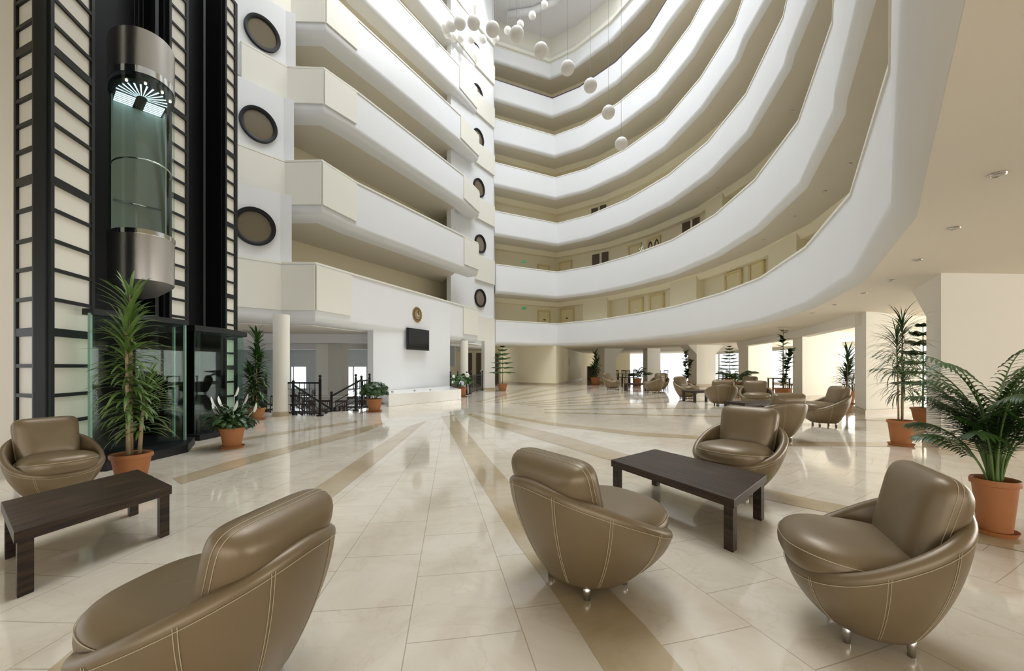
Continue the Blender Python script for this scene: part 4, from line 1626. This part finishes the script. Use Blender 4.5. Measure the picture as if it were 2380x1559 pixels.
# ------------------------------------------------------------------ hanging globes
GL = [(1037, 66, 11), (1049, 60, 12), (1069, 54, 14), (1101, 53, 15), (1145, 68, 16), (1201, 79, 16.5), (1257, 117, 16.5), (1319, 158, 16), (1372, 199, 15.5), (1414, 261, 15), (1444, 334, 14.5),
      (1041, 78, 10), (1054, 86, 9.6), (1070, 88, 9.2), (1095, 91, 9), (1122, 91, 9), (1152, 90, 8.6), (1180, 71, 8.6), (1209, 57, 8.6), (1237, 36, 8.6), (1265, 11, 8.4)]
desc = ['leftmost white globe of the upper row', 'second globe of the upper row from the left', 'third globe of the upper row from the left', 'globe hanging before the bright top gallery', 'large globe fifth from the left', 'large globe sixth from the left', 'large globe at the turn of the spiral', 'globe on the descending arc, fourth from its low end', 'globe on the descending arc, third from its low end', 'globe on the descending arc, second from its low end', 'lowest hanging globe of the spiral',
        'leftmost small far globe', 'small far globe, second from the left', 'small far globe, third from the left', 'small far globe, fourth from the left', 'small far globe above the far porthole', 'small far globe, sixth from the left', 'small far globe, fourth from the top right', 'small far globe, third from the top right', 'small far globe, second from the top right', 'topmost small far globe']
g0 = None
for k, (x, y, r) in enumerate(GL):
    Y = 0.22 * F / r
    p = D(x, y, Y)
    lab = desc[k] + ', hung on a thin cord'
    if g0 is None:
        e = empty('globe_lamp', p, 0, lab, 'lamp', 'white globes of the hanging spiral')
        m = MB()
        m.lathe([(0.22 * sin(pi * j / 20) + 1e-4, -0.22 * cos(pi * j / 20)) for j in range(21)], 32)
        m.build('globe', GLOBE, e, smooth=True)
        m = MB().tube([(0, 0, .21), (0, 0, 13.5)], 0.006, 5)
        m.build('cord', CORD, e)
        MB().tube([(0, 0, .2), (0, 0, .27)], 0.03, 8).build('cap', CORD, e)
        g0 = e
    else:
        e = dup(g0, p, 0, lab)
    ztop = 26.5
    for c in e.children:
        if c.name.startswith('cord'):
            c.scale = (1, 1, (25.3 - p.z) / 13.5)

# ------------------------------------------------------------------ recessed downlights
DL = [(2.825, [(2318, 405), (2217, 530), (2132, 604), (2070, 651), (2008, 681), (1940, 708), (1887, 727)]),
      (6.24, [(2024, 289), (1973, 381), (1916, 444), (1846, 503), (1773, 557), (1721, 586), (1673, 610)]),
      (10.06, [(1841, 258), (1758, 358), (1710, 403), (1668, 437), (1623, 465), (1541, 512), (1500, 530), (1463, 545)]),
      (13.41, [(1743, 192), (1701, 244), (1658, 286), (1614, 326), (1537, 385), (1495, 408), (1458, 428), (1417, 448), (1343, 473)]),
      (16.45, [(1644, 150), (1603, 195), (1527, 264), (1492, 291), (1452, 318), (1412, 339), (1337, 372), (1301, 384)]),
      (19.34, [(1519, 160), (1482, 191), (1442, 220), (1332, 279), (1297, 294)]),
      (22.14, [(1499, 64), (1464, 101), (1434, 124), (1393, 155), (1323, 194), (1280, 213)])]
names = ['in the lounge ceiling', 'in the first gallery soffit', 'in the second gallery soffit', 'in the third gallery soffit', 'in the fourth gallery soffit', 'in the fifth gallery soffit', 'in the sixth gallery soffit']
d0 = None
ORD = ['first', 'second', 'third', 'fourth', 'fifth', 'sixth', 'seventh', 'eighth', 'ninth']
for li, (z, pts) in enumerate(DL):
    for k, (x, y) in enumerate(pts):
        p = G(x, y, z)
        lab = 'small round downlight %s, %s from the near end' % (names[li], ORD[k])
        grp = 'downlights %s' % names[li]
        if d0 is None:
            e = empty('downlight', p, 0, lab, 'lamp', grp)
            MB().lathe([(0.032, -0.004), (0.036, -0.014), (0.05, -0.01), (0.054, 0.0)], 20).build('ring', DLRING if li else STEEL, e, smooth=True)
            MB().lathe([(0.001, -0.006), (0.033, -0.006)], 16).build('lens', LAMPGL, e)
            d0 = e
        else:
            dup(d0, p, 0, lab, grp)

# ------------------------------------------------------------------ railings
def railing(pts, z0, label, hgt=0.98, posts=True):
    e = empty('railing', (0, 0, 0), 0, label, 'railing')
    m = MB()
    P = [Vector((p[0], p[1], z0)) for p in pts]
    up = Vector((0, 0, 1))
    for a, b in zip(P[:-1], P[1:]):
        L = (b - a).length
        d = (b - a).normalized()
        m.bar(a + up * (hgt - .1), b + up * (hgt - .1), .05, .04)
        m.bar(a + up * .08, b + up * .08, .03)
        n = max(2, int(L / .13))
        for k in range(1, n):
            m.bar(a + d * L * k / n + up * .08, a + d * L * k / n + up * (hgt - .1), .014)
        for zz in (.3, .55, .72):
            m.bar(a + d * L * .1 + up * zz, a + d * L * .9 + up * zz, .014)
    m.build('balusters', IRON, e)
    for p in P:
        q = MB()
        q.bar(p, p + up * hgt, .055)
        q.bar(p, p + up * .04, .13)
        q.lathe([(0.02, hgt), (0.03, hgt + .02), (0.018, hgt + .04), (0.045, hgt + .075), (0.03, hgt + .11), (0.001, hgt + .12)], 12, (p.x, p.y, z0))
        q.build('post', IRON, e)
    return e


A1, A2 = G(660, 966), G(744, 967)
railing([A1[:2], A2[:2]], 0, 'black iron railing panel right of the round column')
railing([G(587, 944)[:2], G(618, 957)[:2]], 0, 'black iron railing left of the round column')
railing([G(827, 955)[:2], (-4.6, 13.2)], 0, 'short black iron railing behind the geranium')
railing([G(1092, 916)[:2], G(1121, 907)[:2]], 0, 'black iron railing beside the far square pillar')
railing([G(1047, 918)[:2], G(1064, 912)[:2], G(1085, 917)[:2]], 0, 'black iron railing behind the hydrangea')


def stair_rail(a, b, label):
    e = empty('railing', (0, 0, 0), 0, label, 'railing')
    a, b = Vector(a), Vector(b)
    up = Vector((0, 0, 1))
    m = MB()
    m.bar(a + up * .9, b + up * .9, .05, .04)
    for zz in (.2, .36, .52, .68):
        m.bar(a + up * zz, b + up * zz, .018)
    m.build('handrail', IRON, e)
    for p in (a, b):
        q = MB()
        q.bar(p, p + up * .95, .055)
        q.lathe([(0.02, .95), (0.045, .99), (0.03, 1.03), (0.001, 1.04)], 12, p)
        q.build('post', IRON, e)


stair_rail((-5.3, 12.0, -.45), (-4.75, 12.9, .0), 'black iron stair rail rising beside the geranium')
stair_rail((-6.1, 11.4, -.1), (-5.6, 12.9, -1.0), 'black iron stair rail going down behind the railing panel')


# ------------------------------------------------------------------ dining furniture
def dining_chair():
    e = empty('dining_chair', (0, 0, 0), 0, 'x', 'chair')
    MB().box((0, 0, .45), (.44, .44, .05)).build('seat', DWOOD, e, bevel=.01)
    for sx in (-1, 1):
        MB().bar((sx * .19, -.19, 0), (sx * .19, -.19, .43), .035).build('leg', DWOOD, e)
        MB().bar((sx * .19, .23, 0), (sx * .19, .19, .43), .035).build('leg', DWOOD, e)
    b = MB()
    for sx in (-1, 1):
        b.bar((sx * .19, .19, .43), (sx * .19, .27, 1.02), .035)
    b.bar((-.2, .265, 1.0), (.2, .265, 1.0), .03, .08)
    b.bar((-.2, .22, .6), (.2, .22, .6), .025, .04)
    for k in range(4):
        x = -.12 + .08 * k
        b.bar((x, .22, .6), (x, .262, .98), .025, .012)
    b.build('backrest', DWOOD, e)
    return e


def dining_table():
    e = empty('dining_table', (0, 0, 0), 0, 'x', 'table')
    MB().box((0, 0, .74), (1.2, .8, .04)).build('tabletop', DWOOD, e, bevel=.005)
    for sx in (-1, 1):
        for sy in (-1, 1):
            MB().bar((sx * .54, sy * .34, 0), (sx * .54, sy * .34, .72), .06).build('leg', DWOOD, e)
    return e


dc, dt = dining_chair(), dining_table()
SETS = [  # x, y, z, rot, where
    (9.6, 34.5, 0, 0.3, 'behind the small far palm'),
    (13.2, 37, 0, 0.1, 'between the fifth and sixth pillars'),
    (16.2, 30, 0, 0.2, 'between the fourth and fifth pillars'),
    (13.3, 20.4, 0, 1.2, 'behind the rubber plant'),
    (16.9, 21.2, 0, 0.3, 'behind the spiky plants'),
    (14.6, 14.3, 0, 0.2, 'beyond the nearest pillar'),
    (7.8, 37.5, 0, 0.1, 'by the far end wall'),
    (-10.0, 17.4, -1, 0.2, 'left of the sunken pillar'),
    (-10.3, 21.5, -1, 0.1, 'under the left sunken window'),
    (-6.3, 16.5, -1, 0.15, 'right of the sunken pillar'),
    (-7.4, 14.8, -1, 0.1, 'behind the railing panel'),
    (-11.0, 15.5, -1, 0.1, 'behind the round column'),
]
first = True
for (x, y, z, rz, where) in SETS:
    spots = [(-.35, -.62, pi, 'near left'), (.35, -.62, pi, 'near right'), (-.35, .62, 0, 'far left'), (.35, .62, 0, 'far right')]
    if x in (13.3, 14.6):
        spots = spots[:2]
    lt = 'dark wooden dining table ' + where
    if first:
        dt.location = (x, y, z)
        dt.rotation_euler = (0, 0, rz)
        tag(dt, lt, 'table', 'dark dining tables')
    else:
        dup(dt, (x, y, z), rz, lt)
    for (dx, dy, a, wh) in spots:
        c, s_ = cos(rz), sin(rz)
        px, py = x + dx * c - dy * s_, y + dx * s_ + dy * c
        lab = 'dark slatted chair, %s at table %s' % (wh, where)
        if first:
            dc.location = (px, py, z)
            dc.rotation_euler = (0, 0, rz + a)
            tag(dc, lab, 'chair', 'dark dining chairs')
            first = False
        else:
            dup(dc, (px, py, z), rz + a, lab)
e = empty('cabinet', (8.3, 41.5, 0), 0, 'dark cabinet in the far corner behind the dining chairs', 'cabinet')
MB().box((0, 0, .7), (1.3, .5, 1.4)).build('body', DWOOD, e, bevel=.01)
MB().box((0, -.26, .95), (1.1, .02, .7)).build('door', FRAME, e)

# ------------------------------------------------------------------ things on the second gallery
p, t = wall_point(1, 1492, 580, 0.72)
z = RING[1][0] - 1.05
e = empty('potted_flowers', (p.x, p.y, z), 0, 'white flowering plant behind the second gallery parapet', 'potted plant', sc=(.5, .5, 1.5))
MB().lathe([(0.001, 0.0), (0.2, 0.0), (0.28, 0.5), (0.24, 0.5), (0.001, 0.46)], 20).build('pot', TERRA, e, auto=40)
fm, fl = MB(), MB()
rnd = random.Random(77)
for k in range(120):
    v = Vector((rnd.gauss(0, 1), rnd.gauss(0, 1), abs(rnd.gauss(0, 1)))).normalized()
    leaf(fm, (v.x * .1, v.y * .1, .5), math.atan2(v.y, v.x), math.asin(v.z), rnd.uniform(.4, .8), .05, .8, 4)
for k in range(40):
    v = Vector((rnd.gauss(0, 1), rnd.gauss(0, 1), abs(rnd.gauss(0, 1)) + .5)).normalized()
    oval(fl, Vector((v.x * .45, v.y * .45, .6 + v.z * .6)), v, rnd.uniform(0, 6), .12, .1, rnd)
fm.build('foliage', LEAF, e)
fl.build('blooms', PETAL, e)
p, t = wall_point(1, 1519, 572, 0.72)
e = empty('trolley', (p.x, p.y, z), math.atan2(t.y, t.x), 'dark trolley with curved handles behind the second gallery parapet', 'trolley', sc=(.55, .6, 1.3))
MB().box((0, 0, .45), (1.5, .5, .7)).build('body', FRAME, e, bevel=.03)
for sx in (-.5, .45):
    MB().tube([(sx + .33 * cos(a), 0, .8 + .5 * sin(a)) for a in [pi * k / 12 for k in range(13)]], .05, 8).build('handle', FRAME, e, smooth=True)
for sx in (-.55, .55):
    MB().tube([(sx, -.25, .07), (sx, .25, .07)], .07, 12).build('wheel', IRON, e)
